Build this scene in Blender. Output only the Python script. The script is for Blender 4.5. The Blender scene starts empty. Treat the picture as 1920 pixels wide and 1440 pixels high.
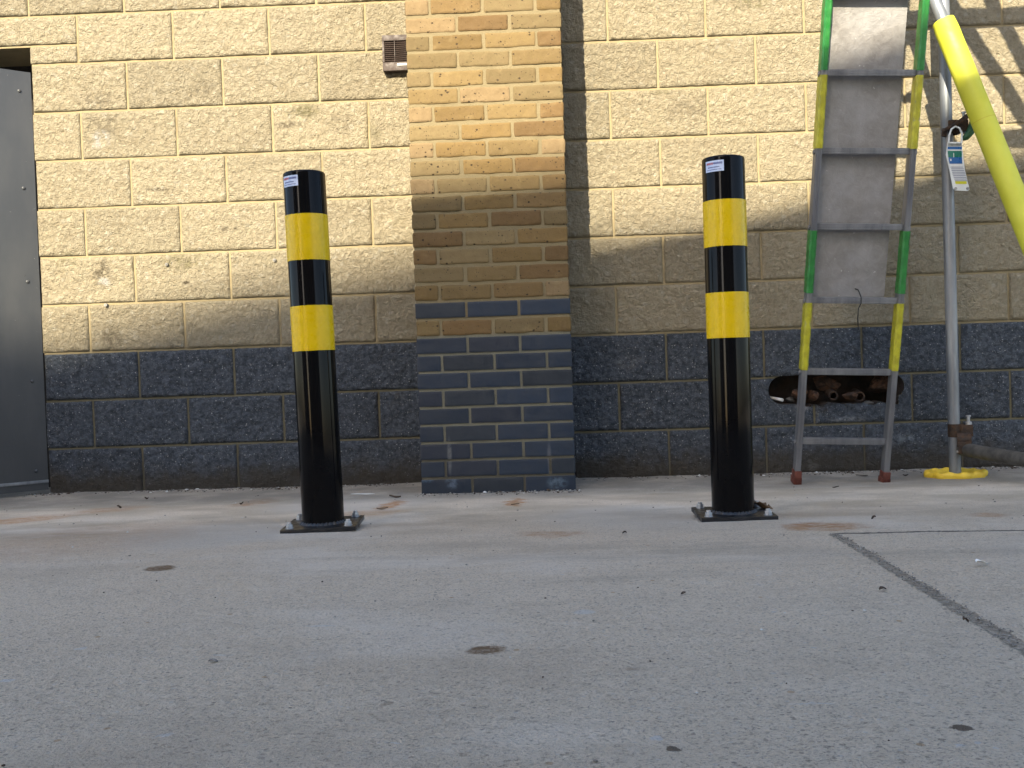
import bpy, bmesh, math, random
import numpy as np
from mathutils import Vector, Matrix
random.seed(7)
rng = np.random.default_rng(11)
SC = bpy.context.scene
COL = SC.collection
PI = math.pi

# ------------------------------------------------------------------ camera
FPX = 1900.0
CAM = Vector((0.0, -4.7197, 0.55))
def cam_axes(y, p, r):
    F = Vector((math.sin(y)*math.cos(p), math.cos(y)*math.cos(p), math.sin(p)))
    R = Vector((math.cos(y), -math.sin(y), 0)); U = R.cross(F)
    c, s = math.cos(r), math.sin(r)
    return (R*c + U*s), (U*c - R*s), F
CR, CU, CF = cam_axes(-0.0239, -0.0223, -0.0336)
def at(px, py, Y=0.0):
    d = CF*FPX + CR*(px-960) + CU*(720-py)
    return CAM + d*((Y-CAM.y)/d.y)
def gz(x, y):
    z = np.interp(y, [-60, -8, -4.7, -3.2, -2.5, -1.96, -1.2, -0.55, 0.0, 1.0],
                  [0.28, 0.24, 0.205, 0.165, 0.139, 0.108, 0.048, -.002, -.008, -.008])
    return z - 0.0030*np.clip(x, -4, 4)
def gpt(px, py):
    d = CF*FPX + CR*(px-960) + CU*(720-py)
    lo, hi = 0.0, 6.0/d.y
    for _ in range(40):
        m = (lo+hi)/2; P = CAM + d*m
        if P.z > gz(P.x, P.y): lo = m
        else: hi = m
    P = CAM + d*lo; P.z = float(gz(P.x, P.y)); return P
cd = bpy.data.cameras.new("camera"); cam = bpy.data.objects.new("camera", cd); COL.objects.link(cam)
M = Matrix((CR, CU, -CF)).transposed().to_4x4(); M.translation = CAM
cam.matrix_world = M
cd.sensor_width = 36; cd.lens = FPX/1920*36; cd.clip_start = 0.02; cd.clip_end = 500
SC.camera = cam

# ------------------------------------------------------------------ light
SUND = Vector((-0.285, -1.0, 0.60)).normalized()
elev = math.asin(SUND.z); az = math.atan2(SUND.x, SUND.y)
w = bpy.data.worlds.new("World"); SC.world = w; w.use_nodes = True
nt = w.node_tree; nt.nodes.clear()
sky = nt.nodes.new("ShaderNodeTexSky"); sky.sky_type = 'NISHITA'; sky.sun_disc = False
sky.sun_elevation = elev; sky.sun_rotation = az
sky.air_density = 1.0; sky.dust_density = 2.0; sky.ozone_density = 0.4
bg = nt.nodes.new("ShaderNodeBackground"); bg.inputs[1].default_value = 0.14
wo = nt.nodes.new("ShaderNodeOutputWorld")
nt.links.new(sky.outputs[0], bg.inputs[0]); nt.links.new(bg.outputs[0], wo.inputs[0])
sl = bpy.data.lights.new("sun", 'SUN'); sl.energy = 4.5; sl.angle = math.radians(0.53); sl.color = (1.0, 0.88, 0.66)
so = bpy.data.objects.new("sun", sl); COL.objects.link(so)
so.rotation_euler = (-SUND).to_track_quat('-Z', 'Y').to_euler(); so.location = (-3, -12, 9)
SC.view_settings.view_transform = 'Standard'; SC.view_settings.look = 'None'
SC.view_settings.gamma = 1; SC.view_settings.exposure = 1.84; SC.view_settings.use_curve_mapping = False

# ------------------------------------------------------------------ noise (numpy value noise)
def hsh(ix, iy, s):
    n = (ix.astype(np.int64)*374761393 + iy.astype(np.int64)*668265263 + s*1274126177) & 0xffffffff
    n = ((n ^ (n >> 13))*1274126177) & 0xffffffff
    return ((n ^ (n >> 16)) & 0xffff)/65535.0*2-1
def vn(x, y, s=0):
    ix = np.floor(x); iy = np.floor(y); fx = x-ix; fy = y-iy
    ux = fx*fx*(3-2*fx); uy = fy*fy*(3-2*fy)
    a = hsh(ix, iy, s); b = hsh(ix+1, iy, s); c = hsh(ix, iy+1, s); d = hsh(ix+1, iy+1, s)
    return (a*(1-ux)+b*ux)*(1-uy) + (c*(1-ux)+d*ux)*uy
def fbm(x, y, s=0, o=3):
    r = 0; a = 1; t = 0
    for i in range(o):
        c, sn = math.cos(i*.9+.3), math.sin(i*.9+.3)
        r = r + a*vn((x*c-y*sn)*2**i, (x*sn+y*c)*2**i, s+i*17); t += a; a *= .5
    return r/t

# ------------------------------------------------------------------ node helper
class NB:
    def __init__(s, name):
        s.m = bpy.data.materials.new(name); s.m.use_nodes = True
        s.t = s.m.node_tree; s.t.nodes.clear()
        s.out = s.t.nodes.new("ShaderNodeOutputMaterial")
        s.b = s.t.nodes.new("ShaderNodeBsdfPrincipled")
        s.t.links.new(s.b.outputs[0], s.out.inputs[0])
        s.tc = s.t.nodes.new("ShaderNodeTexCoord")
        s.co = s.tc.outputs['Object']
    def put(s, inp, v):
        if isinstance(v, bpy.types.NodeSocket): s.t.links.new(v, inp)
        elif inp.type == 'RGBA' and len(v) == 3: inp.default_value = (*v, 1)
        else: inp.default_value = v
    def n(s, typ, out=0, props=None, **k):
        nd = s.t.nodes.new(typ)
        for a, b in (props or {}).items(): setattr(nd, a, b)
        for a, b in k.items():
            key = int(a[1:]) if a[0] == 'i' and a[1:].isdigit() else a.replace('_', ' ')
            s.put(nd.inputs[key], b)
        return nd.outputs[out]
    def noise(s, scale, detail=4, rough=.55, co=None, dist=0.0, col=False):
        return s.n("ShaderNodeTexNoise", 1 if col else 0, Vector=co or s.co, Scale=scale, Detail=detail, Roughness=rough, Distortion=dist)
    def vor(s, scale, co=None, out=0, feature='F1', rnd=1.0):
        return s.n("ShaderNodeTexVoronoi", out, {'feature': feature}, Vector=co or s.co, Scale=scale, Randomness=rnd)
    def math(s, op, a, b=0.0, c=None, clamp=False):
        nd = s.t.nodes.new("ShaderNodeMath"); nd.operation = op; nd.use_clamp = clamp
        s.put(nd.inputs[0], a); s.put(nd.inputs[1], b)
        if c is not None: s.put(nd.inputs[2], c)
        return nd.outputs[0]
    def step(s, v, a, b, lo=0.0, hi=1.0):
        nd = s.t.nodes.new("ShaderNodeMapRange"); nd.interpolation_type = 'SMOOTHSTEP'
        s.put(nd.inputs[0], v)
        for i, q in enumerate((a, b, lo, hi)): nd.inputs[i+1].default_value = q
        return nd.outputs[0]
    def mix(s, f, a, b, mode='MIX'):
        nd = s.t.nodes.new("ShaderNodeMix"); nd.data_type = 'RGBA'; nd.blend_type = mode
        s.put(nd.inputs[0], f); s.put(nd.inputs[6], a); s.put(nd.inputs[7], b)
        return nd.outputs[2]
    def scaled(s, v, co=None, loc=(0, 0, 0), rot=(0, 0, 0)):
        nd = s.t.nodes.new("ShaderNodeMapping"); s.put(nd.inputs[0], co or s.co)
        nd.inputs[1].default_value = loc; nd.inputs[2].default_value = rot; nd.inputs[3].default_value = v
        return nd.outputs[0]
    def attr(s, name, out=0): 
        nd = s.t.nodes.new("ShaderNodeAttribute"); nd.attribute_name = name; return nd.outputs[out]
    def bump(s, h, strength=.5, dist=.01, normal=None):
        nd = s.t.nodes.new("ShaderNodeBump"); nd.inputs['Strength'].default_value = strength
        nd.inputs['Distance'].default_value = dist; s.put(nd.inputs['Height'], h)
        if normal is not None: s.put(nd.inputs['Normal'], normal)
        s.t.links.new(nd.outputs[0], s.b.inputs['Normal']); return nd.outputs[0]
    def xyz(s, co=None):
        nd = s.t.nodes.new("ShaderNodeSeparateXYZ"); s.put(nd.inputs[0], co or s.co); return nd.outputs
    def fin(s, col, rough=.6, metal=0.0, spec=None, coat=0.0):
        s.put(s.b.inputs['Base Color'], col); s.put(s.b.inputs['Roughness'], rough); s.put(s.b.inputs['Metallic'], metal)
        if spec is not None: s.b.inputs['Specular IOR Level'].default_value = spec
        s.b.inputs['Coat Weight'].default_value = coat; s.b.inputs['Coat Roughness'].default_value = .04
        return s.m

def wmark(k, c, px, py, wpx, hpx, a, col, ns=30, th=.5, Y=0):
    P = at(px, py, Y); v = k.n("ShaderNodeVectorMath", 0, {'operation': 'SUBTRACT'}, i0=k.co, i1=(P.x, 0, P.z))
    v = k.scaled((805/wpx, 0, 805/hpx), v); l = k.n("ShaderNodeVectorMath", 1, {'operation': 'LENGTH'}, i0=v)
    m = k.math('MULTIPLY', k.step(l, .35, 1.15, a, 0), k.step(k.noise(ns, 5, .7), th-.12, th+.1))
    return k.mix(m, c, col)
def mat_buff():
    k = NB("buff_split_block")
    v = k.attr("tint", 2)
    n1 = k.noise(9, 5, .6); n2 = k.noise(70, 4, .65); n3 = k.noise(2.2, 3, .5)
    c = k.mix(k.step(n2, .32, .68), (0.278, 0.234, 0.156), (0.360, 0.318, 0.228))
    c = k.mix(k.step(n1, .38, .72, 0, .5), c, (0.345, 0.302, 0.207))
    c = k.mix(1.0, c, k.n("ShaderNodeCombineColor", 0, None, i0=v, i1=v, i2=v), 'MULTIPLY')
    pit = k.vor(95); c = k.mix(k.step(pit, .05, .17, .45, 0), c, (0.132, 0.106, 0.066))
    fl = k.vor(60, k.scaled((1, 1, 1), None, (3, 1, 2)), 1); 
    mark = lambda *q: wmark(k, *q)
    G_ = (0.132, 0.119, 0.056); D_ = (0.086, 0.069, 0.046); W_ = (0.409, 0.396, 0.363)
    for a in ((565, 210, 90, 40, .75, G_), (345, 490, 110, 50, .6, G_), (130, 490, 60, 50, .45, G_), (180, 190, 90, 50, .5, D_), (200, 235, 80, 60, .5, D_), (190, 262, 45, 40, .9, W_), (192, 508, 40, 60, .8, D_, 45), (196, 530, 30, 24, .9, W_),
              (375, 165, 60, 40, .45, D_), (700, 255, 40, 60, .4, G_), (1240, 170, 60, 20, .5, G_), (1410, 8, 90, 22, .8, G_), (350, 530, 16, 8, .9, D_, 80, .35), (300, 355, 70, 10, .8, D_, 60), (430, 430, 50, 12, .7, D_, 60),
              (210, 630, 50, 60, .6, D_, 50), (640, 230, 70, 50, .4, D_), (540, 235, 60, 14, .8, D_, 60), (1290, 210, 110, 60, .35, D_)): c = mark(c, *a)
    br = k.step(k.n("ShaderNodeSeparateColor", 0, None, i0=fl), .955, .965, 0, .5)
    c = k.mix(br, c, (0.409, 0.376, 0.297))
    # weathering blotches
    st = k.step(k.noise(3.1, 5, .65, k.scaled((1, 1, 1.5), None, (5, 0, 3))), .60, .74, 0, .42)
    c = k.mix(st, c, (0.178, 0.155, 0.086))
    c = k.mix(k.step(k.noise(13, 4, .7, k.scaled((1, 1, 1), None, (1, 7, 3))), .66, .78, 0, .4), c, (0.172, 0.132, 0.092))
    k.bump(k.math('ADD', k.math('MULTIPLY', k.noise(48, 5, .72, None, .6), 1.0), k.math('MULTIPLY', k.noise(150, 3, .6), .4)), 1.0, .034)
    return k.fin(c, .9, 0, .25)
def mat_dark():
    k = NB("charcoal_split_block")
    v = k.attr("tint", 2); x, y, z = k.xyz()
    n2 = k.noise(55, 4, .65)
    c = k.mix(k.step(n2, .3, .7), (.032, .040, .052), (.096, .113, .138))
    c = k.mix(1.0, c, k.n("ShaderNodeCombineColor", 0, None, i0=v, i1=v, i2=v), 'MULTIPLY')
    fl = k.vor(88); rnd = k.n("ShaderNodeSeparateColor", 0, None, i0=k.vor(88, None, 1))
    f = k.math('MULTIPLY', k.step(fl, .12, .30, 1, 0), k.step(rnd, .80, .87, 0, .85))
    c = k.mix(f, c, (.42, .43, .43))
    f2 = k.math('MULTIPLY', k.step(k.vor(190), .2, .42, 1, 0), k.step(k.n("ShaderNodeSeparateColor", 1, None, i0=k.vor(190, None, 1)), .78, .85, 0, .6))
    c = k.mix(f2, c, (.30, .31, .32))
    for a in ((1590, 787, 70, 14, .5, (.34, .36, .38)), (1690, 822, 60, 24, .55, (.30, .34, .38)), (1530, 775, 10, 50, .7, (.25, .24, .2)), (1500, 765, 50, 16, .6, (.3, .3, .3)), (1540, 762, 60, 26, .8, (.03, .022, .018)), (1180, 680, 60, 30, .3, (.3, .3, .3))): c = wmark(k, c, *a)
    # splash-back dirt and lime along the foot of the wall
    dz = k.math('ADD', z, k.math('MULTIPLY', k.noise(9, 4, .6), -.16))
    c = k.mix(k.step(dz, -.05, .07, .85, 0), c, (.050, .040, .026))
    c = k.mix(k.step(k.noise(4.2, 5, .7, k.scaled((1, 1, 1.6), None, (2, 2, 2))), .64, .76, 0, .38), c, (.17, .165, .15))
    k.bump(k.math('ADD', k.noise(48, 5, .72, None, .6), k.math('MULTIPLY', k.noise(150, 3, .6), .4)), 1.0, .034)
    return k.fin(c, .8, 0, .35)
def mat_mortar(name, col, col2, zs, lowc):
    k = NB(name); x, y, z = k.xyz()
    c = k.mix(k.noise(30, 4, .6), col, col2)
    c = k.mix(k.step(k.noise(5, 4, .6), .5, .75, 0, .5), c, tuple(q*.6 for q in col))
    dz = k.math('ADD', z, k.math('MULTIPLY', k.noise(8, 3, .6), -.25))
    c = k.mix(k.step(z, zs-.012, zs+.012, .9, 0), c, k.mix(k.noise(12, 3, .6), lowc, tuple(q*.55 for q in lowc)))
    c = k.mix(k.step(dz, -.05, .12, .85, 0), c, (.07, .065, .05))
    k.bump(k.noise(160, 3, .6), .6, .004)
    return k.fin(c, .92, 0, .2)
def mat_brick():
    k = NB("buff_stock_brick")
    c0 = k.attr("bcol"); n = k.noise(45, 5, .65)
    c = k.mix(k.step(n, .3, .72), k.mix(.35, c0, (.12, .08, .04)), c0)
    c = k.mix(k.step(k.noise(14, 4, .6), .55, .75, 0, .4), c, (.21, .155, .075))
    pv = k.vor(42, k.scaled((1, 1, 1.15))); pr = k.n("ShaderNodeSeparateColor", 0, None, i0=k.vor(42, k.scaled((1, 1, 1.15)), 1))
    p = k.math('MULTIPLY', k.step(pv, .12, .26, 1, 0), k.step(pr, .68, .72, 0, 1))
    pv2 = k.vor(110); pr2 = k.n("ShaderNodeSeparateColor", 0, None, i0=k.vor(110, None, 1))
    p2 = k.math('MULTIPLY', k.step(pv2, .14, .30, 1, 0), k.step(pr2, .78, .84, 0, .9))
    pp = k.math('MAXIMUM', p, p2)
    c = k.mix(pp, c, (.035, .024, .014))
    k.bump(k.math('SUBTRACT', k.math('MULTIPLY', k.noise(120, 4, .65), .7), k.math('MULTIPLY', pp, .8)), .6, .004)
    return k.fin(c, .88, 0, .25)
def mat_bluebrick():
    k = NB("blue_engineering_brick")
    c0 = k.attr("bcol"); n = k.noise(25, 5, .6)
    c = k.mix(k.step(n, .35, .7, 0, .35), c0, (.019, .024, .032))
    c = k.mix(k.step(k.noise(9, 5, .75), .66, .8, 0, .35), c, (.22, .22, .2))
    f = k.step(k.noise(60, 3, .7, k.scaled((.35, 1, 2.2))), .73, .78, 0, .5)
    c = k.mix(f, c, (.28, .28, .27))
    for a in ((843, 855, 9, 70, .45, (.16, .165, .16), 30, .4), (848, 905, 26, 24, .4, (.14, .19, .26), 40), (1030, 860, 9, 60, .4, (.14, .14, .15), 30, .4), (1045, 905, 40, 26, .5, (.12, .17, .22), 40), (800, 900, 26, 12, .5, (.06, .12, .2), 40)): c = wmark(k, c, *a, Y=-.43)
    k.bump(k.noise(60, 4, .5), .25, .003)
    return k.fin(c, k.step(n, .2, .8, .38, .6), 0, .45)
def simple(name, c1, c2, rough=.5, metal=0., scale=20, bump=0.0, coat=0., rs=.12, spec=None, bscale=120, stretch=(1, 1, 1)):
    k = NB(name); co = k.scaled(stretch)
    n = k.noise(scale, 5, .6, co)
    c = k.mix(k.step(n, .35, .68), c1, c2)
    if bump: k.bump(k.noise(bscale, 4, .6, co), bump, .004)
    return k.fin(c, k.step(k.noise(scale*1.7, 3, .6, co), .3, .7, max(.02, rough-rs), rough+rs), metal, spec, coat)

MT = {}
MT['buff'] = mat_buff(); MT['dark'] = mat_dark()
MT['mortar'] = mat_mortar("buff_mortar", (.225, .183, .106), (.258, .213, .128), .655, (.125, .118, .082))
MT['mortar_pier'] = mat_mortar("pier_mortar", (.185, .150, .087), (.148, .122, .070), .67, (.17, .168, .13))
MT['brick'] = mat_brick(); MT['blue'] = mat_bluebrick()
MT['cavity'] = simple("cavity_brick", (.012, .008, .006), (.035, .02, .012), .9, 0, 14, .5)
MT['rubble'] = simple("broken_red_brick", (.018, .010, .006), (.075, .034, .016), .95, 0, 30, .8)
MT['black'] = simple("gloss_black_paint", (.0030, .0030, .0036), (.0038, .0038, .0042), .09, 0, 6, 0, 0, .02, .12)
MT['plate'] = None
MT['yellow'] = simple("yellow_band_film", (.60, .40, .002), (.65, .44, .004), .30, 0, 40, .05, 0, .06, .28)
MT['zinc'] = simple("zinc_bolt", (.30, .32, .35), (.44, .45, .47), .42, .7, 60, .1)
MT['alu'] = simple("weathered_aluminium", (.13, .135, .15), (.22, .225, .235), .5, .5, 18, .15, 0, .1, None, 90, (1, 1, .2))
MT['green'] = simple("green_tape", (.008, .115, .018), (.018, .165, .03), .4, 0, 22, .2)
MT['ytape'] = simple("yellow_tape", (.27, .255, .012), (.40, .375, .02), .42, 0, 26, .3)
MT['redfoot'] = simple("red_rubber", (.085, .022, .014), (.13, .034, .02), .7, 0, 40, .3)
MT['galv'] = simple("galvanised_tube", (.14, .155, .175), (.26, .275, .295), .5, .5, 14, .12, 0, .12, None, 60, (1, 1, .15))
MT['rust'] = simple("rusty_steel", (.022, .016, .013), (.07, .038, .02), .8, .3, 40, .6)
MT['oldtube'] = simple('dull_old_tube', (.05, .048, .045), (.10, .095, .085), .6, .3, 20, .2)
MT['foam'] = simple("yellow_foam", (.46, .47, .028), (.52, .53, .05), .62, 0, 5, .12)
MT['pad'] = simple("yellow_plastic", (.56, .37, .02), (.64, .46, .04), .6, 0, 30, .3)
MT['vent'] = simple("brown_plastic", (.032, .021, .017), (.044, .029, .024), .65, 0, 30, .05)
MT['ventdark'] = simple("vent_inside", (.01, .008, .007), (.015, .012, .01), .9)
MT['white'] = simple("white_plastic", (.66, .67, .68), (.74, .74, .74), .4, 0, 30, .05)
MT['label'] = simple("sticker_paper", (.44, .52, .72), (.52, .60, .78), .35)
MT['ink'] = simple("blue_ink", (.05, .07, .22), (.07, .09, .26), .5)
MT['inkred'] = simple("red_ink", (.34, .07, .10), (.40, .10, .14), .5)
MT['tagblue'] = simple("tag_blue", (.02, .10, .32), (.03, .13, .38), .35)
MT['taggreen'] = simple("tag_green", (.02, .15, .12), (.03, .19, .15), .35)
MT['tagyel'] = simple("tag_yellow", (.55, .55, .03), (.6, .6, .05), .4)
MT['tagwhite'] = simple("tag_white", (.62, .66, .70), (.68, .72, .76), .35)
MT['blackplastic'] = simple("black_nylon", (.012, .012, .013), (.02, .02, .02), .4)
MT['greencast'] = simple("green_cast_coupler", (.012, .06, .025), (.03, .11, .045), .55, .2, 30, .4)
MT['leafbrown'] = simple("dead_leaf", (.10, .06, .03), (.17, .11, .06), .7, 0, 60, .4)
MT['leafdark'] = simple("rotten_leaf", (.03, .018, .01), (.06, .035, .02), .8, 0, 60, .4)
MT['paper'] = simple("white_scrap", (.55, .56, .55), (.68, .68, .66), .6, 0, 30, .2)
MT['stone'] = simple("pebble_stone", (.10, .095, .085), (.30, .29, .27), .9, 0, 60, .4)
MT['render'] = simple("grey_render", (.30, .28, .25), (.36, .34, .31), .9, 0, 3, .2)
MT['brown'] = simple("brown_brickwork", (.22, .14, .09), (.30, .19, .12), .9, 0, 5, .2)
MT['glass'] = simple("window_glass", (.02, .025, .03), (.03, .035, .04), .08)
MT['slate'] = simple("slate", (.06, .065, .075), (.10, .105, .115), .7, 0, 8, .3)

def mat_plate():
    k = NB("dusty_black_steel")
    n = k.noise(40, 5, .7)
    c = k.mix(k.step(n, .56, .8, 0, .4), (.006, .007, .009), (.07, .06, .05))
    return k.fin(c, k.step(n, .4, .7, .28, .7), 0)
MT['plate'] = mat_plate()

def mat_door():
    k = NB("painted_steel_door")
    n = k.noise(6, 5, .6, k.scaled((1, 1, .35)))
    c = k.mix(k.step(n, .35, .7), (.040, .043, .048), (.056, .058, .061))
    sp = k.noise(38, 3, .7); c = k.mix(k.step(sp, .70, .74, 0, .7), c, (.30, .29, .27))
    c = k.mix(k.step(k.noise(22, 4, .7, k.scaled((1, 1, 1), None, (4, 4, 4))), .71, .75, 0, .8), c, (.025, .022, .02))
    x, y, z = k.xyz()
    k.bump(k.noise(30, 3, .5), .12, .004)
    return k.fin(c, .42, 0, .5)
MT['door'] = mat_door()
def mat_guard():
    k = NB("dull_sheet_metal")
    n = k.noise(22, 6, .7, None, .8); n2 = k.noise(4.5, 4, .6)
    c = k.mix(k.step(n, .35, .7), (.18, .17, .163), (.235, .227, .22))
    c = k.mix(k.step(n2, .40, .66, 0, .55), c, (.28, .28, .285))
    c = k.mix(k.step(k.noise(60, 3, .6), .68, .74, 0, .5), c, (.5, .5, .48))
    h = k.math('ADD', k.noise(28, 5, .65, None, 1.6), k.math('MULTIPLY', k.noise(5, 2, .5), 1.5))
    k.bump(h, .35, .006)
    return k.fin(c, k.step(n, .3, .7, .42, .62), .35)
MT['guard'] = mat_guard()

# ------------------------------------------------------------------ object helpers
def finish(o, smooth):
    if smooth and o.type == 'MESH':
        o.data.polygons.foreach_set('use_smooth', [True]*len(o.data.polygons))
def link(name, me, parent=None, mats=()):
    o = bpy.data.objects.new(name, me); COL.objects.link(o)
    for m in mats: me.materials.append(MT[m] if isinstance(m, str) else m)
    if parent: o.parent = parent
    return o
def obj(name, bm, mat, parent=None, smooth=False, bevel=0.0, sharp=35):
    if bevel:
        es = [e for e in bm.edges if len(e.link_faces) == 2 and e.calc_face_angle(0) > .6]
        bmesh.ops.bevel(bm, geom=es, offset=bevel, segments=2, affect='EDGES', profile=.7)
    bmesh.ops.recalc_face_normals(bm, faces=bm.faces)
    me = bpy.data.meshes.new(name); bm.to_mesh(me); bm.free()
    o = link(name, me, parent, mat if isinstance(mat, (list, tuple)) else (mat,))
    if smooth or bevel:
        finish(o, True)
        try: me.set_sharp_from_angle(angle=math.radians(sharp))
        except Exception: pass
    return o
def empty(name, loc=(0, 0, 0), rot=(0, 0, 0)):
    o = bpy.data.objects.new(name, None); COL.objects.link(o); o.location = loc; o.rotation_euler = rot
    o.empty_display_size = .05; return o
def tag(o, label=None, cat=None, group=None, kind=None):
    if label: o['label'] = label
    if cat: o['category'] = cat
    if group: o['group'] = group
    if kind: o['kind'] = kind
    return o
def box(bm, c, s, rot=None, mi=0):
    m = Matrix.Translation(c) @ (rot.to_4x4() if rot else Matrix()) @ Matrix.Diagonal((*s, 1))
    r = bmesh.ops.create_cube(bm, size=1, matrix=m)
    for f in {f for v in r['verts'] for f in v.link_faces}: f.material_index = mi
    return r['verts']
def cyl(bm, a, b, r1, r2=None, seg=20, caps=True, mi=0):
    a = Vector(a); b = Vector(b); d = b-a
    m = Matrix.Translation((a+b)/2) @ d.to_track_quat('Z', 'Y').to_matrix().to_4x4()
    r = bmesh.ops.create_cone(bm, cap_ends=caps, segments=seg, radius1=r1, radius2=r1 if r2 is None else r2, depth=d.length, matrix=m)
    for f in {f for v in r['verts'] for f in v.link_faces}: f.material_index = mi
    return r['verts']
def pipe(bm, pts, r, seg=16, inner=None):
    """swept tube through points, radius r (float or list)"""
    pts = [Vector(p) for p in pts]; n = len(pts); rs = r if isinstance(r, (list, tuple)) else [r]*n
    rings = []; up = None
    for i, p in enumerate(pts):
        t = (pts[min(i+1, n-1)]-pts[max(i-1, 0)]).normalized()
        if up is None:
            up = Vector((0, 0, 1)) if abs(t.z) < .9 else Vector((0, 1, 0))
        u = (up - t*up.dot(t)).normalized(); v = t.cross(u); up = u
        rings.append([bm.verts.new(p+(u*math.cos(2*PI*j/seg)+v*math.sin(2*PI*j/seg))*rs[i]) for j in range(seg)])
    for i in range(n-1):
        for j in range(seg):
            bm.faces.new((rings[i][j], rings[i][(j+1) % seg], rings[i+1][(j+1) % seg], rings[i+1][j]))
    if not inner:
        bm.faces.new(rings[0][::-1]); bm.faces.new(rings[-1])
    else:
        for ring, p, t in ((rings[0], pts[0], (pts[1]-pts[0]).normalized()), (rings[-1], pts[-1], (pts[-2]-pts[-1]).normalized())):
            iv = [bm.verts.new(p+(q.co-p)*inner) for q in ring]
            dv = [bm.verts.new(p+(q.co-p)*inner+t*rs[0]*3.0) for q in ring]
            for j in range(seg):
                bm.faces.new((ring[j], ring[(j+1) % seg], iv[(j+1) % seg], iv[j]))
                bm.faces.new((iv[j], iv[(j+1) % seg], dv[(j+1) % seg], dv[j]))
            bm.faces.new(dv)
def lathe(bm, prof, seg=48, mi=0):
    rings = []
    for r, z in prof:
        if r < 1e-6: rings.append([bm.verts.new((0, 0, z))])
        else: rings.append([bm.verts.new((r*math.cos(2*PI*j/seg), r*math.sin(2*PI*j/seg), z)) for j in range(seg)])
    for a, b in zip(rings[:-1], rings[1:]):
        for j in range(seg):
            k2 = (j+1) % seg
            if len(a) == 1 and len(b) == 1: continue
            if len(a) == 1: f = bm.faces.new((a[0], b[k2], b[j]))
            elif len(b) == 1: f = bm.faces.new((a[j], a[k2], b[0]))
            else: f = bm.faces.new((a[j], a[k2], b[k2], b[j]))
            f.material_index = mi
def npmesh(name, V, F, mi=None, mats=(), parent=None, smooth=True, fattr=None, vattr=None):
    """V (n,3), F (m,4)"""
    me = bpy.data.meshes.new(name)
    me.vertices.add(len(V)); me.vertices.foreach_set('co', np.asarray(V, np.float32).ravel())
    me.loops.add(F.size); me.loops.foreach_set('vertex_index', F.astype(np.int32).ravel())
    me.polygons.add(len(F)); me.polygons.foreach_set('loop_start', np.arange(0, F.size, 4, dtype=np.int32))
    o = link(name, me, parent, mats)
    if mi is not None: me.polygons.foreach_set('material_index', mi.astype(np.int32))
    me.polygons.foreach_set('use_smooth', np.full(len(F), smooth))
    me.update(calc_edges=True); me.validate()
    if vattr:
        for nm, (tp, arr) in vattr.items():
            a = me.attributes.new(nm, tp, 'POINT')
            a.data.foreach_set('value' if tp == 'FLOAT' else 'color', np.asarray(arr, np.float32).ravel())
    return o
def gridfaces(nx, ny, off=0):
    i = np.arange(nx-1)[:, None]; j = np.arange(ny-1)[None, :]
    a = i*ny+j
    return np.stack([a, a+ny, a+ny+1, a+1], -1).reshape(-1, 4)+off

# ------------------------------------------------------------------ GROUND
def axis(lo, hi, fine, far):
    a = [lo]; s = fine
    out = []
    x = lo
    while x > far[0]: s *= 1.35; x -= s; out.append(x)
    y = hi; s = fine; out2 = []
    while y < far[1]: s *= 1.35; y += s; out2.append(y)
    return np.array(out[::-1] + list(np.arange(lo, hi, fine)) + [hi] + out2)
gx = axis(-2.7, 2.7, .011, (-60, 60)); gy = axis(-4.35, .02, .011, (-60, 10))
X, Y = np.meshgrid(gx, gy, indexing='ij')
rel = .0011*fbm(X*22, Y*22, 3, 3) + .0035*fbm(X*2.2, Y*2.2, 9, 2)
near = np.exp(-((Y+.02)/.07)**2)
Z = gz(X, Y) + rel + near*.003*(1+fbm(X*9, Y*9, 5, 2))
V = np.stack([X, Y, Z], -1).reshape(-1, 3)

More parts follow.
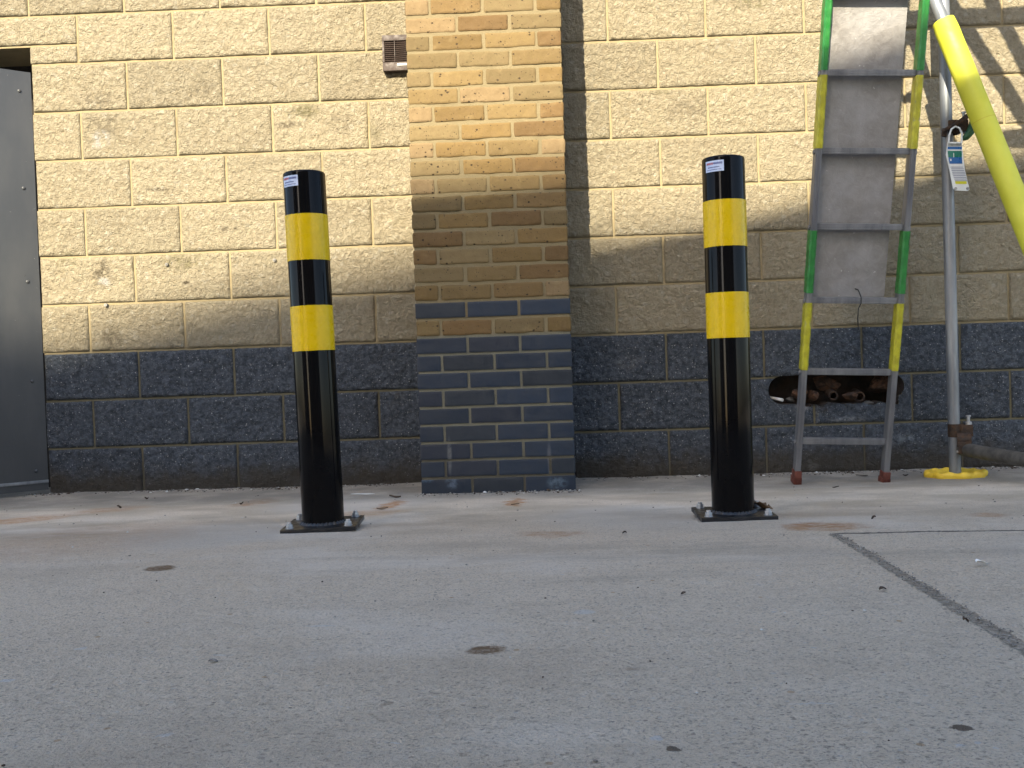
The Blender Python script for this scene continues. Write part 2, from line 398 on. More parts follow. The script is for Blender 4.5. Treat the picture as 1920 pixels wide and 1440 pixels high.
def mat_ground():
    k = NB("weathered_concrete"); x, y, z = k.xyz(); co = k.co
    big = k.noise(1.1, 4, .55); mid = k.noise(6, 5, .6); fine = k.noise(75, 4, .7); grain = k.noise(260, 3, .7)
    c = k.mix(k.step(big, .36, .66), (.76, .645, .505), (.77, .67, .54))
    c = k.mix(k.step(mid, .35, .7, 0, .4), c, (.60, .52, .42))
    c = k.mix(k.step(fine, .40, .64, 0, .7), c, (.82, .73, .61))
    c = k.mix(k.step(grain, .52, .66, 0, .75), c, (.25, .23, .205))
    ag = k.vor(120); agr = k.n("ShaderNodeSeparateColor", 0, None, i0=k.vor(120, None, 1))
    c = k.mix(k.math('MULTIPLY', k.step(ag, .2, .4, 1, 0), k.step(agr, .86, .92, 0, .6)), c, (.62, .62, .61))
    c = k.mix(k.math('MULTIPLY', k.step(ag, .2, .4, 1, 0), k.step(agr, .10, .06, 0, .6)), c, (.09, .085, .08))
    lg = k.vor(26); lgr = k.n("ShaderNodeSeparateColor", 0, None, i0=k.vor(26, None, 1))
    c = k.mix(k.math('MULTIPLY', k.step(lg, .07, .13, 1, 0), k.step(lgr, .90, .93, 0, .7)), c, (.60, .60, .60))
    c = k.mix(k.math('MULTIPLY', k.step(lg, .08, .15, 1, 0), k.step(lgr, .07, .05, 0, .75)), c, (.42, .25, .10))
    wob = k.n("ShaderNodeVectorMath", 0, {'operation': 'SCALE'}, i0=k.n("ShaderNodeVectorMath", 0, {'operation': 'SUBTRACT'}, i0=k.noise(9, 4, .65, None, 0, True), i1=(.5, .5, .5)), Scale=.16)
    cow = k.n("ShaderNodeVectorMath", 0, {'operation': 'ADD'}, i0=co, i1=wob)
    wob2 = k.n("ShaderNodeVectorMath", 0, {'operation': 'SCALE'}, i0=k.n("ShaderNodeVectorMath", 0, {'operation': 'SUBTRACT'}, i0=k.noise(60, 4, .65, None, 0, True), i1=(.5, .5, .5)), Scale=.025)
    cow2 = k.n("ShaderNodeVectorMath", 0, {'operation': 'ADD'}, i0=co, i1=wob2)
    def blot(px, py, wpx, hpx, soft=.4, base=cow, ang=0.0):
        P = gpt(px, py); s = FPX/(P.y-CAM.y)
        rx = wpx/2/s; ry = abs(gpt(px, py-hpx/2).y-gpt(px, py+hpx/2).y)/2
        v = k.n("ShaderNodeVectorMath", 0, {'operation': 'SUBTRACT'}, i0=base, i1=(P.x, P.y, 0))
        v = k.scaled((1/rx, 1/ry, 0), k.scaled((1, 1, 1), v, (0, 0, 0), (0, 0, ang)) if ang else v)
        l = k.n("ShaderNodeVectorMath", 1, {'operation': 'LENGTH'}, i0=v)
        return k.step(l, 1-soft, 1+soft, 1, 0)
    # warm dusty band between the wall and the near concrete, paler cement film around the bollards
    band = k.math('MULTIPLY', k.step(y, -2.35, -1.7, 0, 1), k.step(y, -.75, -.35, 1, 0))
    c = k.mix(k.math('MULTIPLY', band, k.step(k.noise(2.6, 4, .6), .36, .62, .15, .75)), c, (.43, .365, .275))
    wallfade = k.step(y, -1.9, -1.2, 1, .12)
    c = k.mix(k.math('MULTIPLY', wallfade, k.step(k.noise(1.7, 5, .6, k.scaled((.8, 1.3, 1), None, (9, 4, 0))), .48, .64, 0, .5)), c, (.86, .80, .72))
    c = k.mix(k.math('MULTIPLY', wallfade, k.step(k.noise(1.3, 5, .65, k.scaled((1, 1.5, 1), None, (3, 1, 0))), .52, .70, 0, .5)), c, (.50, .42, .33))
    c = k.mix(k.math('MULTIPLY', wallfade, k.step(k.noise(.9, 6, .7, k.scaled((.5, 2.4, 1), None, (6, 2, 0))), .56, .70, 0, .4)), c, (.36, .315, .26))
    c = k.mix(k.math('MULTIPLY', wallfade, k.step(k.noise(2.4, 5, .75, k.scaled((1, 1.6, 1), None, (1, 8, 0))), .62, .74, 0, .45)), c, (.90, .86, .80))
    for a in ((400, 1000, 330, 40), (1180, 965, 330, 42), (660, 945, 330, 30)):
        c = k.mix(k.math('MULTIPLY', blot(*a), .42), c, (.58, .57, .54))
    for px, py, w_, h_, s_ in ((45, 975, 120, 16, .7), (215, 955, 110, 14, .5), (478, 943, 70, 12, .75), (735, 946, 42, 14, .9), (966, 941, 34, 16, .9),
                               (1548, 988, 130, 14, .85), (1500, 990, 40, 10, .5), (1035, 1000, 110, 12, .5), (690, 962, 120, 12, .4), (1850, 965, 70, 8, .45), (150, 1010, 380, 60, .25)):
        c = k.mix(k.math('MULTIPLY', k.math('MULTIPLY', blot(px, py, w_, h_), s_), k.step(k.noise(35, 4, .6), .3, .62, .35, 1)), c, (.46, .235, .10))
    for px, py, w_, h_, s_ in ((300, 1066, 56, 11, .95), (912, 1221, 76, 15, 1.0), (870, 1414, 30, 8, .5), (722, 1320, 32, 7, .45), (1185, 1254, 20, 6, .4)):
        c = k.mix(k.math('MULTIPLY', k.math('MULTIPLY', blot(px, py, w_, h_, .2, cow2, -.35), s_), k.step(k.noise(90, 3, .7), .3, .6, .55, 1)), c, (.17, .10, .045))
    for px, py, w_, h_ in ((1264, 1406, 30, 11), (1800, 1367, 44, 10)):
        c = k.mix(k.math('MULTIPLY', blot(px, py, w_, h_, .15, cow2), .96), c, (.035, .017, .004))
    for px, py, w_, h_, s_ in ((1096, 1149, 40, 8, .6), (1230, 1386, 26, 8, .9), (1797, 1400, 22, 8, .9), (1828, 1395, 14, 4, .9), (1520, 1319, 90, 3, .7), (310, 1378, 30, 5, .7),
                              (600, 1175, 60, 3, .5), (1870, 1405, 16, 5, .8), (12, 1275, 22, 5, .8), (740, 1393, 26, 3, .7), (410, 1228, 26, 4, .6), (150, 1217, 24, 4, .7)):
        c = k.mix(k.math('MULTIPLY', blot(px, py, w_, h_, .25, cow2), s_), c, (.68, .69, .70))
    # expansion joints
    A = gpt(1562, 1001); B = gpt(1920, 994); D = gpt(1905, 1208)
    def seg(A, B, wd, base):
        t = Vector((B.x-A.x, B.y-A.y, 0)).normalized(); n_ = Vector((-t.y, t.x, 0))
        v = k.n("ShaderNodeVectorMath", 0, {'operation': 'SUBTRACT'}, i0=base, i1=(A.x, A.y, 0))
        dn = k.math('ABSOLUTE', k.n("ShaderNodeVectorMath", 1, {'operation': 'DOT_PRODUCT'}, i0=v, i1=n_))
        dt = k.n("ShaderNodeVectorMath", 1, {'operation': 'DOT_PRODUCT'}, i0=v, i1=t)
        return k.math('MULTIPLY', k.step(dn, wd*.75, wd*1.1, 1, 0), k.step(dt, -.01, .01, 0, 1))
    j1 = seg(A, B, .010, cow2); j2 = seg(A, D, .012, cow2)
    c = k.mix(k.math('MULTIPLY', j1, .85), c, (.07, .06, .05))
    c = k.mix(k.math('MULTIPLY', j2, .75), c, k.mix(k.step(k.noise(80, 3, .7), .4, .62), (.15, .13, .105), (.42, .375, .32)))
    jj = k.math('MAXIMUM', j1, j2)
    c = k.mix(k.math('MULTIPLY', k.step(y, -.95, -.35, 0, .92), k.step(k.noise(3.5, 4, .6), .3, .6, .65, 1)), c, (.23, .215, .185))  # grey film by the wall, painted darker to offset bounce light
    c = k.mix(k.step(y, -2.9, -4.1, 0, .3), c, (.42, .37, .31))
    h = k.math('ADD', k.math('MULTIPLY', fine, .6), k.math('MULTIPLY', grain, .7))
    h = k.math('ADD', h, k.math('MULTIPLY', k.noise(28, 4, .6), .8))
    h = k.math('SUBTRACT', h, k.math('MULTIPLY', jj, 1.6))
    cr = k.noise(150, 4, .75, k.scaled((.8, 1.1, 1)), .6); pit = k.step(cr, .35, .42, 1, 0)
    c = k.mix(k.math('MULTIPLY', pit, k.step(y, -2.4, -1.4, .5, .08)), c, (.17, .158, .14))
    h = k.math('SUBTRACT', h, k.math('MULTIPLY', pit, 1.1))
    smoother = k.step(y, -2.4, -1.2, 1, .35)
    k.bump(k.math('MULTIPLY', h, smoother), 1.0, .030)
    return k.fin(c, .88, 0, .3)
MT['ground'] = mat_ground()
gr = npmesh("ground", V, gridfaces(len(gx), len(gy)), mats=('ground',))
tag(gr, kind='structure')

# ------------------------------------------------------------------ BLOCK WALL (split-faced blocks, one mesh)
JZ = -0.0161            # height of the lowest bed joint
A0, B0 = -2.0877, 0.3823
DJ = A0-.225            # door jamb
LINT = 2.085
hA = at(1440, 728); HX0 = hA.x; HZ0, HZ1 = at(1500, 757).z, at(1560, 702).z
HX1 = at(1679, 730).x; HR = (HZ1-HZ0)/2; HZC = (HZ0+HZ1)/2
def hole_sdf(x, z):
    cx = np.clip(x, HX0+HR, HX1-HR*.45); rr = HR
    d = np.sqrt((x-cx)**2+(z-HZC)**2)-rr
    d2 = np.maximum(np.maximum(HX0+HR-x, x-HX1), np.abs(z-HZC)-rr)
    d = np.minimum(d, d2)
    rag = np.clip((x-HX0-.10)/.1, 0, 1)
    return d - rag*.020*fbm(x*26, z*26, 77, 4)*np.where(z < HZC, 1.0, .35) - rag*.008*np.clip(-(z-HZC)/HR, 0, 1)
def push(x, z):
    """move points inside the hole outline onto it"""
    for _ in range(4):
        d = hole_sdf(x, z); e = 1e-3
        dx = (hole_sdf(x+e, z)-d)/e; dz = (hole_sdf(x, z+e)-d)/e
        g = np.sqrt(dx*dx+dz*dz)+1e-6; m = d < 0
        x = np.where(m, x-dx/g*d, x); z = np.where(m, z-dz/g*d, z)
    return x, z
VV, FF, MM, TT = [], [], [], []; off = 0
def add_block(x0, x1, z0, z1, mi):
    global off
    g = .0046
    x0 += g; x1 -= g; z0 += g; z1 -= g
    vis = (x0 < 2.45 and x1 > -2.6 and z0 < 2.35)
    st = .0065 if vis else .03
    touches = (x1 > HX0-.05 and x0 < HX1+.05 and z1 > HZ0-.05 and z0 < HZ1+.05)
    if touches: st = .0045
    nx = max(3, int((x1-x0)/st)); nz = max(3, int((z1-z0)/st))
    xs = np.linspace(x0, x1, nx+1); zs = np.linspace(z0, z1, nz+1)
    xs = np.concatenate([[xs[0]], xs, [xs[-1]]]); zs = np.concatenate([[zs[0]], zs, [zs[-1]]])
    Xg, Zg = np.meshgrid(xs, zs, indexing='ij')
    ed = np.minimum(np.minimum(Xg-x0, x1-Xg), np.minimum(Zg-z0, z1-Zg))
    s = int(rng.integers(1000)); ox, oz = rng.random(2)*50
    big = fbm((Xg+ox)*6, (Zg+oz)*8, s, 2); m = fbm((Xg+ox)*34, (Zg+oz)*34, s+3, 3); f = fbm((Xg+ox)*85, (Zg+oz)*85, s+5, 2)
    h = .0075 + .0050*big + .0055*m + .0038*f
    chip = np.clip(ed/(.010+.008*np.abs(vn((Xg+ox)*14, (Zg+oz)*14, s+9))), 0, 1)**.6
    Yg = -(.001+chip*np.maximum(h, .0005))
    irr = .0022*vn((Xg+ox)*26, (Zg+oz)*26, s+13)
    Xo = Xg.copy(); Zo = Zg.copy()
    Xo[:2] += np.abs(irr[:2]); Xo[-2:] -= np.abs(irr[-2:]); Zo[:, :2] += np.abs(irr[:, :2]); Zo[:, -2:] -= np.abs(irr[:, -2:])
    Yg[0, :] = .012; Yg[-1, :] = .012; Yg[:, 0] = .012; Yg[:, -1] = .012
    F = gridfaces(nx+3, nz+3)
    if touches:
        sd = hole_sdf(Xo, Zo).ravel(); keep = ~(sd[F] < 0).all(1); F = F[keep]
        ins = (sd < 0).reshape(Xo.shape)
        Xp, Zp = push(Xo, Zo); Xo = np.where(ins, Xp, Xo); Zo = np.where(ins, Zp, Zo)
    VV.append(np.stack([Xo, Yg, Zo], -1).reshape(-1, 3)); FF.append(F+off); MM.append(np.full(len(F), mi))
    TT.append(np.full(Xo.size, rng.uniform(.95, 1.05) if rng.random() > .12 else rng.uniform(.86, .95)))
    off += Xo.size
TOPK = 14
for kk in range(TOPK):
    z0, z1 = JZ+.225*kk, JZ+.225*(kk+1); mi = 1 if kk < 3 else 0
    par = 0 if kk % 2 else 1
    # left of pier
    js = [A0+.225*n for n in range(-6, 9) if (n-par) % 2 == 0]
    edges = [-3.6]+[j for j in js if j < -.3]+[-.3]
    for a, b in zip(edges[:-1], edges[1:]):
        if kk < 9:
            if b <= DJ+1e-6: continue
            add_block(max(a, DJ-.005), b, z0, z1, mi)
        elif kk == 9:
            if b <= DJ+1e-6: add_block(a, b, LINT+.012, z1, mi)
            elif a < DJ+1e-6 and b < A0+.01:      # the cut pieces beside the lintel
                add_block(a, b, LINT+.012, z1, mi); add_block(DJ-.005, b, z0, LINT+.012, mi)
            else: add_block(a, b, z0, z1, mi)
        else: add_block(a, b, z0, z1, mi)
    js = [B0+.225*n for n in range(-2, 18) if (n-par) % 2 == 0]
    edges = [-.3]+[j for j in js if j > -.2]+[4.4]
    for a, b in zip(edges[:-1], edges[1:]): add_block(a, b, z0, z1, mi)
# mortar bed behind the blocks
def patch(x0, x1, z0, z1, st, yv, mi, hole=False):
    global off
    nx = max(1, int((x1-x0)/st)); nz = max(1, int((z1-z0)/st))
    Xg, Zg = np.meshgrid(np.linspace(x0, x1, nx+1), np.linspace(z0, z1, nz+1), indexing='ij')
    F = gridfaces(nx+1, nz+1); Yg = np.full(Xg.shape, yv)
    if yv < .01 and st < .05: Yg = Yg + .0008*fbm(Xg*40, Zg*40, 5, 2)
    if hole:
        sd = hole_sdf(Xg, Zg).ravel(); F = F[~(sd[F] < 0).all(1)]; ins = (sd < 0).reshape(Xg.shape)
        Xp, Zp = push(Xg, Zg); Xg = np.where(ins, Xp, Xg); Zg = np.where(ins, Zp, Zg)
    VV.append(np.stack([Xg, Yg, Zg], -1).reshape(-1, 3)); FF.append(F+off); MM.append(np.full(len(F), mi)); TT.append(np.ones(Xg.size)); off += Xg.size
MD = .0022
zt = JZ+.225*TOPK
patch(DJ+.004, .9, -.1, zt, .02, MD, 2); patch(.9, 1.9, -.1, .2, .02, MD, 2); patch(.9, 1.9, .2, .5, .004, MD, 2, True)
patch(.9, 1.9, .5, zt, .02, MD, 2); patch(1.9, 4.4, -.1, zt, .02, MD, 2); patch(-3.6, DJ+.004, LINT+.008, zt, .02, MD, 2)
# returns, top, lintel soffit, door reveal
def quad(pts, mi, n=12):
    global off
    p = [Vector(q) for q in pts]; g = []
    for i in range(n+1):
        for j in range(n+1):
            u, v = i/n, j/n; g.append(tuple(p[0]*((1-u)*(1-v))+p[1]*(u*(1-v))+p[2]*(u*v)+p[3]*((1-u)*v)))
    VV.append(np.array(g)); F = gridfaces(n+1, n+1); FF.append(F+off); MM.append(np.full(len(F), mi)); TT.append(np.ones(len(g))); off += len(g)
quad([(DJ+.004, MD, -.1), (DJ+.004, .3, -.1), (DJ+.004, .3, LINT+.008), (DJ+.004, MD, LINT+.008)], 0)
quad([(-3.6, MD, LINT+.008), (DJ+.004, MD, LINT+.008), (DJ+.004, .3, LINT+.008), (-3.6, .3, LINT+.008)], 2)
quad([(-3.6, MD, zt), (4.4, MD, zt), (4.4, .3, zt), (-3.6, .3, zt)], 2)
quad([(-3.6, MD, LINT+.008), (-3.6, .3, LINT+.008), (-3.6, .3, zt), (-3.6, MD, zt)], 2)
quad([(4.4, MD, -.1), (4.4, .3, -.1), (4.4, .3, zt), (4.4, MD, zt)], 2)
# cut sides of the slot
ang = []
sx = np.linspace(HX0+HR, HX1, 70)
outl = [(HX0+HR-HR*math.sin(a), HZC-HR*math.cos(a)) for a in np.linspace(0, PI, 24)]
outl = [(x, HZC+HR) for x in sx[::-1][:-1]][::-1][::-1][:0] + outl
ring = outl + [(x, HZC+HR) for x in sx[1:]] + [(HX1, z) for z in np.linspace(HZC+HR, HZC-HR, 14)[1:]] + [(x, HZC-HR) for x in sx[::-1][1:-1]]
rx = np.array([p[0] for p in ring]); rz_ = np.array([p[1] for p in ring])
for _ in range(8):
    d = hole_sdf(rx, rz_); e = 1e-3; dx = (hole_sdf(rx+e, rz_)-d)/e; dz = (hole_sdf(rx, rz_+e)-d)/e; g2 = np.sqrt(dx*dx+dz*dz)+1e-6
    rx = rx-dx/g2*d; rz_ = rz_-dz/g2*d
nr = len(rx); ys = [-.006, .03, .10]
Vr = np.concatenate([np.stack([rx, np.full(nr, y_), rz_], -1) for y_ in ys])
Fr = np.array([[l*nr+i, l*nr+(i+1) % nr, (l+1)*nr+(i+1) % nr, (l+1)*nr+i] for l in range(2) for i in range(nr)])
VV.append(Vr); FF.append(Fr+off); MM.append(np.full(len(Fr), 3)); TT.append(np.ones(len(Vr))); off += len(Vr)
wall = npmesh("block_wall", np.concatenate(VV), np.concatenate(FF), np.concatenate(MM), ('buff', 'dark', 'mortar', 'cavity'),
              vattr={'tint': ('FLOAT', np.concatenate(TT))})
tag(wall, "rough split-faced block wall, buff above three dark charcoal courses", "wall")
# cavity: inner leaf of common brick seen through the slot
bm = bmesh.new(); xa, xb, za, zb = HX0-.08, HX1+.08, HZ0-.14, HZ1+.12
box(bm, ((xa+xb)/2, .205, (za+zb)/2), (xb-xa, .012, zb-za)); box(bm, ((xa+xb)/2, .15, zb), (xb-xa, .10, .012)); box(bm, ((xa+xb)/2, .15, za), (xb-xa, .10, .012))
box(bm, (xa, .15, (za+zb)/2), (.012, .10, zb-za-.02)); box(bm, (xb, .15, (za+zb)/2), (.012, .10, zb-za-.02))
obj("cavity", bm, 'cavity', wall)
# the building mass behind, so nothing shines through the door opening
bm = bmesh.new(); box(bm, (-2.96, .29, 1.1), (1.35, .02, 2.3)); obj("opening_back", bm, 'ventdark', wall)
# small fixings left in the blocks
def screw(px, py):
    P = at(px, py, -.012); bm = bmesh.new()
    cyl(bm, (P.x, -.020, P.z), (P.x, -.004, P.z), .0075, .0085, 14); cyl(bm, (P.x, -.0215, P.z), (P.x, -.0195, P.z), .003, .003, 8)
    return obj("wall_plug", bm, 'stone', wall, True)
screw(313, 496); screw(515, 488); screw(199, 572)

# rubble and pipes in the slot
def lump(bm, c, r, s, seed, mi=0):
    vs = bmesh.ops.create_icosphere(bm, subdivisions=4, radius=1)['verts']
    r3 = random.Random(seed); pl = [(Vector((r3.gauss(0, 1), r3.gauss(0, 1), r3.gauss(0, 1))).normalized(), r3.uniform(.55, .85)) for _ in range(11)]
    for v in vs:
        n = fbm(np.array([v.co.x*4.7+seed]), np.array([v.co.z*4.7+v.co.y*3.1+seed]), seed, 3)[0]
        for q, dd_ in pl:
            e_ = v.co.dot(q)-dd_
            if e_ > 0: v.co -= q*e_
        v.co *= 1+.16*n
        v.co = Vector(c)+Vector((v.co.x*r*s[0], v.co.y*r*s[1], v.co.z*r*s[2]))
    for f in {f for v in vs for f in v.link_faces}: f.material_index = mi
def wallthing(name, px, py, r, s, Y, mat, label, cat, seed, group=None):
    P = at(px, py, Y); bm = bmesh.new(); lump(bm, P, r, s, seed)
    o = obj(name, bm, mat, None, True, sharp=28); return tag(o, label, cat, group)
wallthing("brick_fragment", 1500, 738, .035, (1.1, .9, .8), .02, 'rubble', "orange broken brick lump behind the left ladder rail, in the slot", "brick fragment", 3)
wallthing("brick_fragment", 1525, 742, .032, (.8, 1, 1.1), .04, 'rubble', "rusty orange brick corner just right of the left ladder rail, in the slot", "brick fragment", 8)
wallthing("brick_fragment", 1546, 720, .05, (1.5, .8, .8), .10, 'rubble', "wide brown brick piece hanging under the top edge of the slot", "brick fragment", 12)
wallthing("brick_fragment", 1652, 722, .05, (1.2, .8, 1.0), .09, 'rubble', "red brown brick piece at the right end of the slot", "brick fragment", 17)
wallthing("brick_fragment", 1592, 742, .03, (1.3, .8, .7), .02, 'rubble', "small brown brick piece between the two dark pipe ends in the slot", "brick fragment", 21)
wallthing("mortar_lump", 1481, 749, .018, (1.4, .9, .7), .04, 'oldtube', "grey mortar lump beside the white conduit in the slot", "rubble", 23)
wallthing("mortar_lump", 1625, 756, .022, (1.6, .8, .6), .03, 'oldtube', "dark grey mortar lump on the broken lower edge of the slot", "rubble", 29)
def stub(px, py, r, mat, name, label, ln=.13, Y=-.005, dirv=(.12, 1, .1)):
    P = at(px, py, Y); bm = bmesh.new(); d = Vector(dirv).normalized()
    pipe(bm, [P, P+d*ln*.5, P+d*ln], r, 18, .72)
    return tag(obj(name, bm, mat, None, True), label, "pipe")
stub(1467, 750, .0075, 'white', "conduit_pipe", "thin white plastic conduit end low in the left of the slot", .12, .0, (-.5, 1, .12))
stub(1563, 742, .021, 'rust', "drain_pipe", "dark rusty pipe end in the middle of the slot")
stub(1612, 744, .024, 'rust', "drain_pipe", "larger dark pipe end towards the right of the slot", .12, .012)

# ------------------------------------------------------------------ BRICK PIER
PX0, PX1, PY = -.5025, .1545, -.4308
PIERZ = (.55-.5613)
bv, bf, bmi, bc = [], [], [], []; off = 0
def rbrick(lo, hi, blue, seed):
    """rounded brick: all faces from a displaced subdivided box (front, sides)"""
    global off
    cx = [(lo[i]+hi[i])/2 for i in range(3)]; hs = [(hi[i]-lo[i])/2 for i in range(3)]
    pal = [tuple(.41*w_ for w_ in q_) for q_ in [(.34, .225, .085), (.30, .20, .075), (.37, .26, .11), (.30, .185, .075), (.35, .23, .095), (.29, .215, .10), (.36, .27, .13)]]
    if blue: col = np.array([(.009, .0185, .036), (.008, .017, .033), (.0105, .020, .037), (.009, .0145, .027), (.010, .016, .025)][seed % 5])*rng.uniform(.8, 1.1)
    else:
        col = np.array(pal[seed % 7])*rng.uniform(.78, 1.10)
        if rng.random() < .10: col = np.array((.175, .125, .066))
    rad = .0028 if blue else .008; amp = .0006 if blue else .0022
    s = seed*7+1; jit = (rng.random(3)-.5)*(.001 if blue else .003)
    def face(ax, sg, st):
        global off
        u, v = [i for i in range(3) if i != ax]
        nu = max(2, int(2*hs[u]/st)); nv = max(2, int(2*hs[v]/st))
        U, W = np.meshgrid(np.linspace(-hs[u], hs[u], nu+1), np.linspace(-hs[v], hs[v], nv+1), indexing='ij')
        P = np.zeros(U.shape+(3,)); P[..., u] = U; P[..., v] = W; P[..., ax] = sg*hs[ax]
        core = np.stack([np.clip(P[..., i], -(hs[i]-rad), hs[i]-rad) for i in range(3)], -1)
        d = P-core; L = np.linalg.norm(d, axis=-1, keepdims=True)+1e-9; N = d/L
        n = fbm((P[..., 0]+P[..., 1]*1.3)*38+s, (P[..., 2]-P[..., 1]*.7)*38+s, s, 3)
        n2 = fbm((P[..., 0]+P[..., 1])*9+s, P[..., 2]*16+s, s+5, 2)
        P = core+N*(rad+amp*n+amp*1.2*n2)[..., None]
        P[..., 2] += (0 if blue else .0022)*fbm((P[..., 0])*9+s, P[..., 1]*9, s+50, 2)
        P = P+np.array(cx)+jit
        F = gridfaces(nu+1, nv+1)
        if (ax == 1) == (sg < 0): pass
        bv.append(P.reshape(-1, 3)); bf.append(F+off); bmi.append(np.full(len(F), 1 if blue else 0))
        bc.append(np.tile(np.append(col, 1), (U.size, 1))); off += U.size
    face(1, -1, .0055); face(0, -1, .009); face(0, 1, .009); face(2, 1, .012); face(2, -1, .012)
mo = .005; sd = 0
NB_ROWS = 39
for j in range(NB_ROWS):
    z0 = PIERZ+.075*j+mo; z1 = PIERZ+.075*(j+1)-mo
    blue = (j <= 8 or j == 10)
    st = (j % 2 == 0)
    W_ = PX1-PX0; m = (W_+.01)/3
    if st: cuts = [PX0+m*i for i in range(4)]; cuts[-1] = PX1+.01
    else: cuts = [PX0, PX0+m/2, PX0+m*1.5, PX0+m*2.5, PX1+.01]
    for a, b in zip(cuts[:-1], cuts[1:]):
        dy = .1025 if st else .215
        if (b-a) < .15: dy = .215
        rbrick((a, PY, z0), (b-.01, PY+dy, z1), blue, sd := sd+1+int(rng.integers(3)))
    # side faces behind the front bricks
    for side in (PX0, PX1-.1025):
        y = PY+(.1125 if st else .225)
        while y < -.02:
            y2 = min(y+.215, .03)
            rbrick((side, y, z0), (side+.1025, y2, z1), blue, sd := sd+1+int(rng.integers(3))); y = y2+.01
pv = np.concatenate(bv); pf = np.concatenate(bf); pm = np.concatenate(bmi); pc = np.concatenate(bc)
# mortar core
r_ = .0022 + .0
core = []
def core_quad(p, n1, n2):
    global off
    P0, P1, P2, P3 = [np.array(q, float) for q in p]
    u = np.linspace(0, 1, n1+1)[:, None, None]; v = np.linspace(0, 1, n2+1)[None, :, None]
    G = P0*(1-u)*(1-v)+P1*u*(1-v)+P2*u*v+P3*(1-u)*v
    core.append((G.reshape(-1, 3), gridfaces(n1+1, n2+1)+off)); off += G.reshape(-1, 3).shape[0]
ZT = PIERZ+.075*NB_ROWS; i_ = .0048
xa, xb, yf = PX0+i_, PX1-i_, PY+i_
core_quad([(xa, yf, -.05), (xb, yf, -.05), (xb, yf, ZT), (xa, yf, ZT)], 60, 200)
core_quad([(xa, .02, -.05), (xa, yf, -.05), (xa, yf, ZT), (xa, .02, ZT)], 20, 100)
core_quad([(xb, yf, -.05), (xb, .02, -.05), (xb, .02, ZT), (xb, yf, ZT)], 20, 100)
core_quad([(xa, yf, ZT), (xb, yf, ZT), (xb, .02, ZT), (xa, .02, ZT)], 4, 4)
cv = np.concatenate([c[0] for c in core]); cf = np.concatenate([c[1] for c in core])
pier = npmesh("brick_pier", np.concatenate([pv, cv]), np.concatenate([pf, cf]), np.concatenate([pm, np.full(len(cf), 2)]), ('brick', 'blue', 'mortar_pier'),
              vattr={'bcol': ('FLOAT_COLOR', np.concatenate([pc, np.ones((len(cv), 4))]))})
bmx = bmesh.new(); bmx.from_mesh(pier.data); bmesh.ops.recalc_face_normals(bmx, faces=bmx.faces); bmx.to_mesh(pier.data); bmx.free()
tag(pier, "buff brick pier with dark blue engineering bricks at its foot", "brick pier")

# ------------------------------------------------------------------ DOOR (ajar, hinged at the wall end)
HY = -.004
dr = empty("metal_door", (DJ-.001, HY, 0.012), (0, 0, 0))
tag(dr, "dark grey riveted steel door standing ajar at the wall's left end", "door")
# local: door extends along -x after rotation
ang = math.radians(40)
dr.rotation_euler = (0, 0, ang)
bm = bmesh.new(); box(bm, (-.45, .022, .985), (.90, .044, 1.955)); obj("panel", bm, 'door', dr, False, .002)
bm = bmesh.new(); box(bm, (-.45, -.0025, .048), (.90, .006, .014)); obj("drip_strip", bm, 'alu', dr, False, .001)
for z_ in (.52, .985, 1.42, 1.87, .10):
    bm = bmesh.new(); bmesh.ops.create_uvsphere(bm, u_segments=14, v_segments=8, radius=.0085, matrix=Matrix.Translation((-.052, 0, z_)) @ Matrix.Diagonal((1, .6, 1, 1)))
    obj("rivet", bm, 'door', dr, True)
bm = bmesh.new()
for z_ in (.3, 1.0, 1.7): cyl(bm, (-.006, .040, z_-.05), (-.006, .040, z_+.05), .009, seg=12)
obj("hinge", bm, 'rust', dr, True)
# ------------------------------------------------------------------ VENT
P0 = at(718, 133, -.045); P1 = at(719, 66, -.045)
vx, vz0, vz1 = P0.x, P0.z, P1.z; vh = vz1-vz0; vw = .175
vt = empty("wall_vent", (vx, 0, vz0)); tag(vt, "small brown louvred vent cover on the wall at the pier's left edge", "vent cover")
bm = bmesh.new()
fy = -.045; t = .016
box(bm, (vw/2, -.022, vh-.013), (vw, .046, .026)); box(bm, (vw/2, -.022, .019), (vw, .046, .038))
box(bm, (.005, -.022, vh/2+.006), (.010, .046, vh-.066)); box(bm, (vw-.005, -.022, vh/2+.006), (.010, .046, vh-.066))
obj("housing", bm, 'vent', vt, False, .003)
bm = bmesh.new(); box(bm, (vw/2, -.012, vh/2+.006), (vw-.021, .004, vh-.066)); obj("back", bm, 'ventdark', vt)
nsl = 11
for i in range(nsl):
    bm = bmesh.new(); z_ = .038+(i+.5)*(vh-.064)/nsl
    box(bm, (vw/2, -.034, z_), (vw-.021, .018, .0030), Matrix.Rotation(math.radians(32), 3, 'X')); obj("slat", bm, 'vent', vt)
bm = bmesh.new(); box(bm, (vw/2-.03, -.0455, vh/2+.006), (.0025, .003, vh-.066)); obj("mullion", bm, 'vent', vt)
bm = bmesh.new(); box(bm, (.075+.02, -.0465, .026), (.055, .003, .0085)); obj("label_strip", bm, 'white', vt, False, .0006)

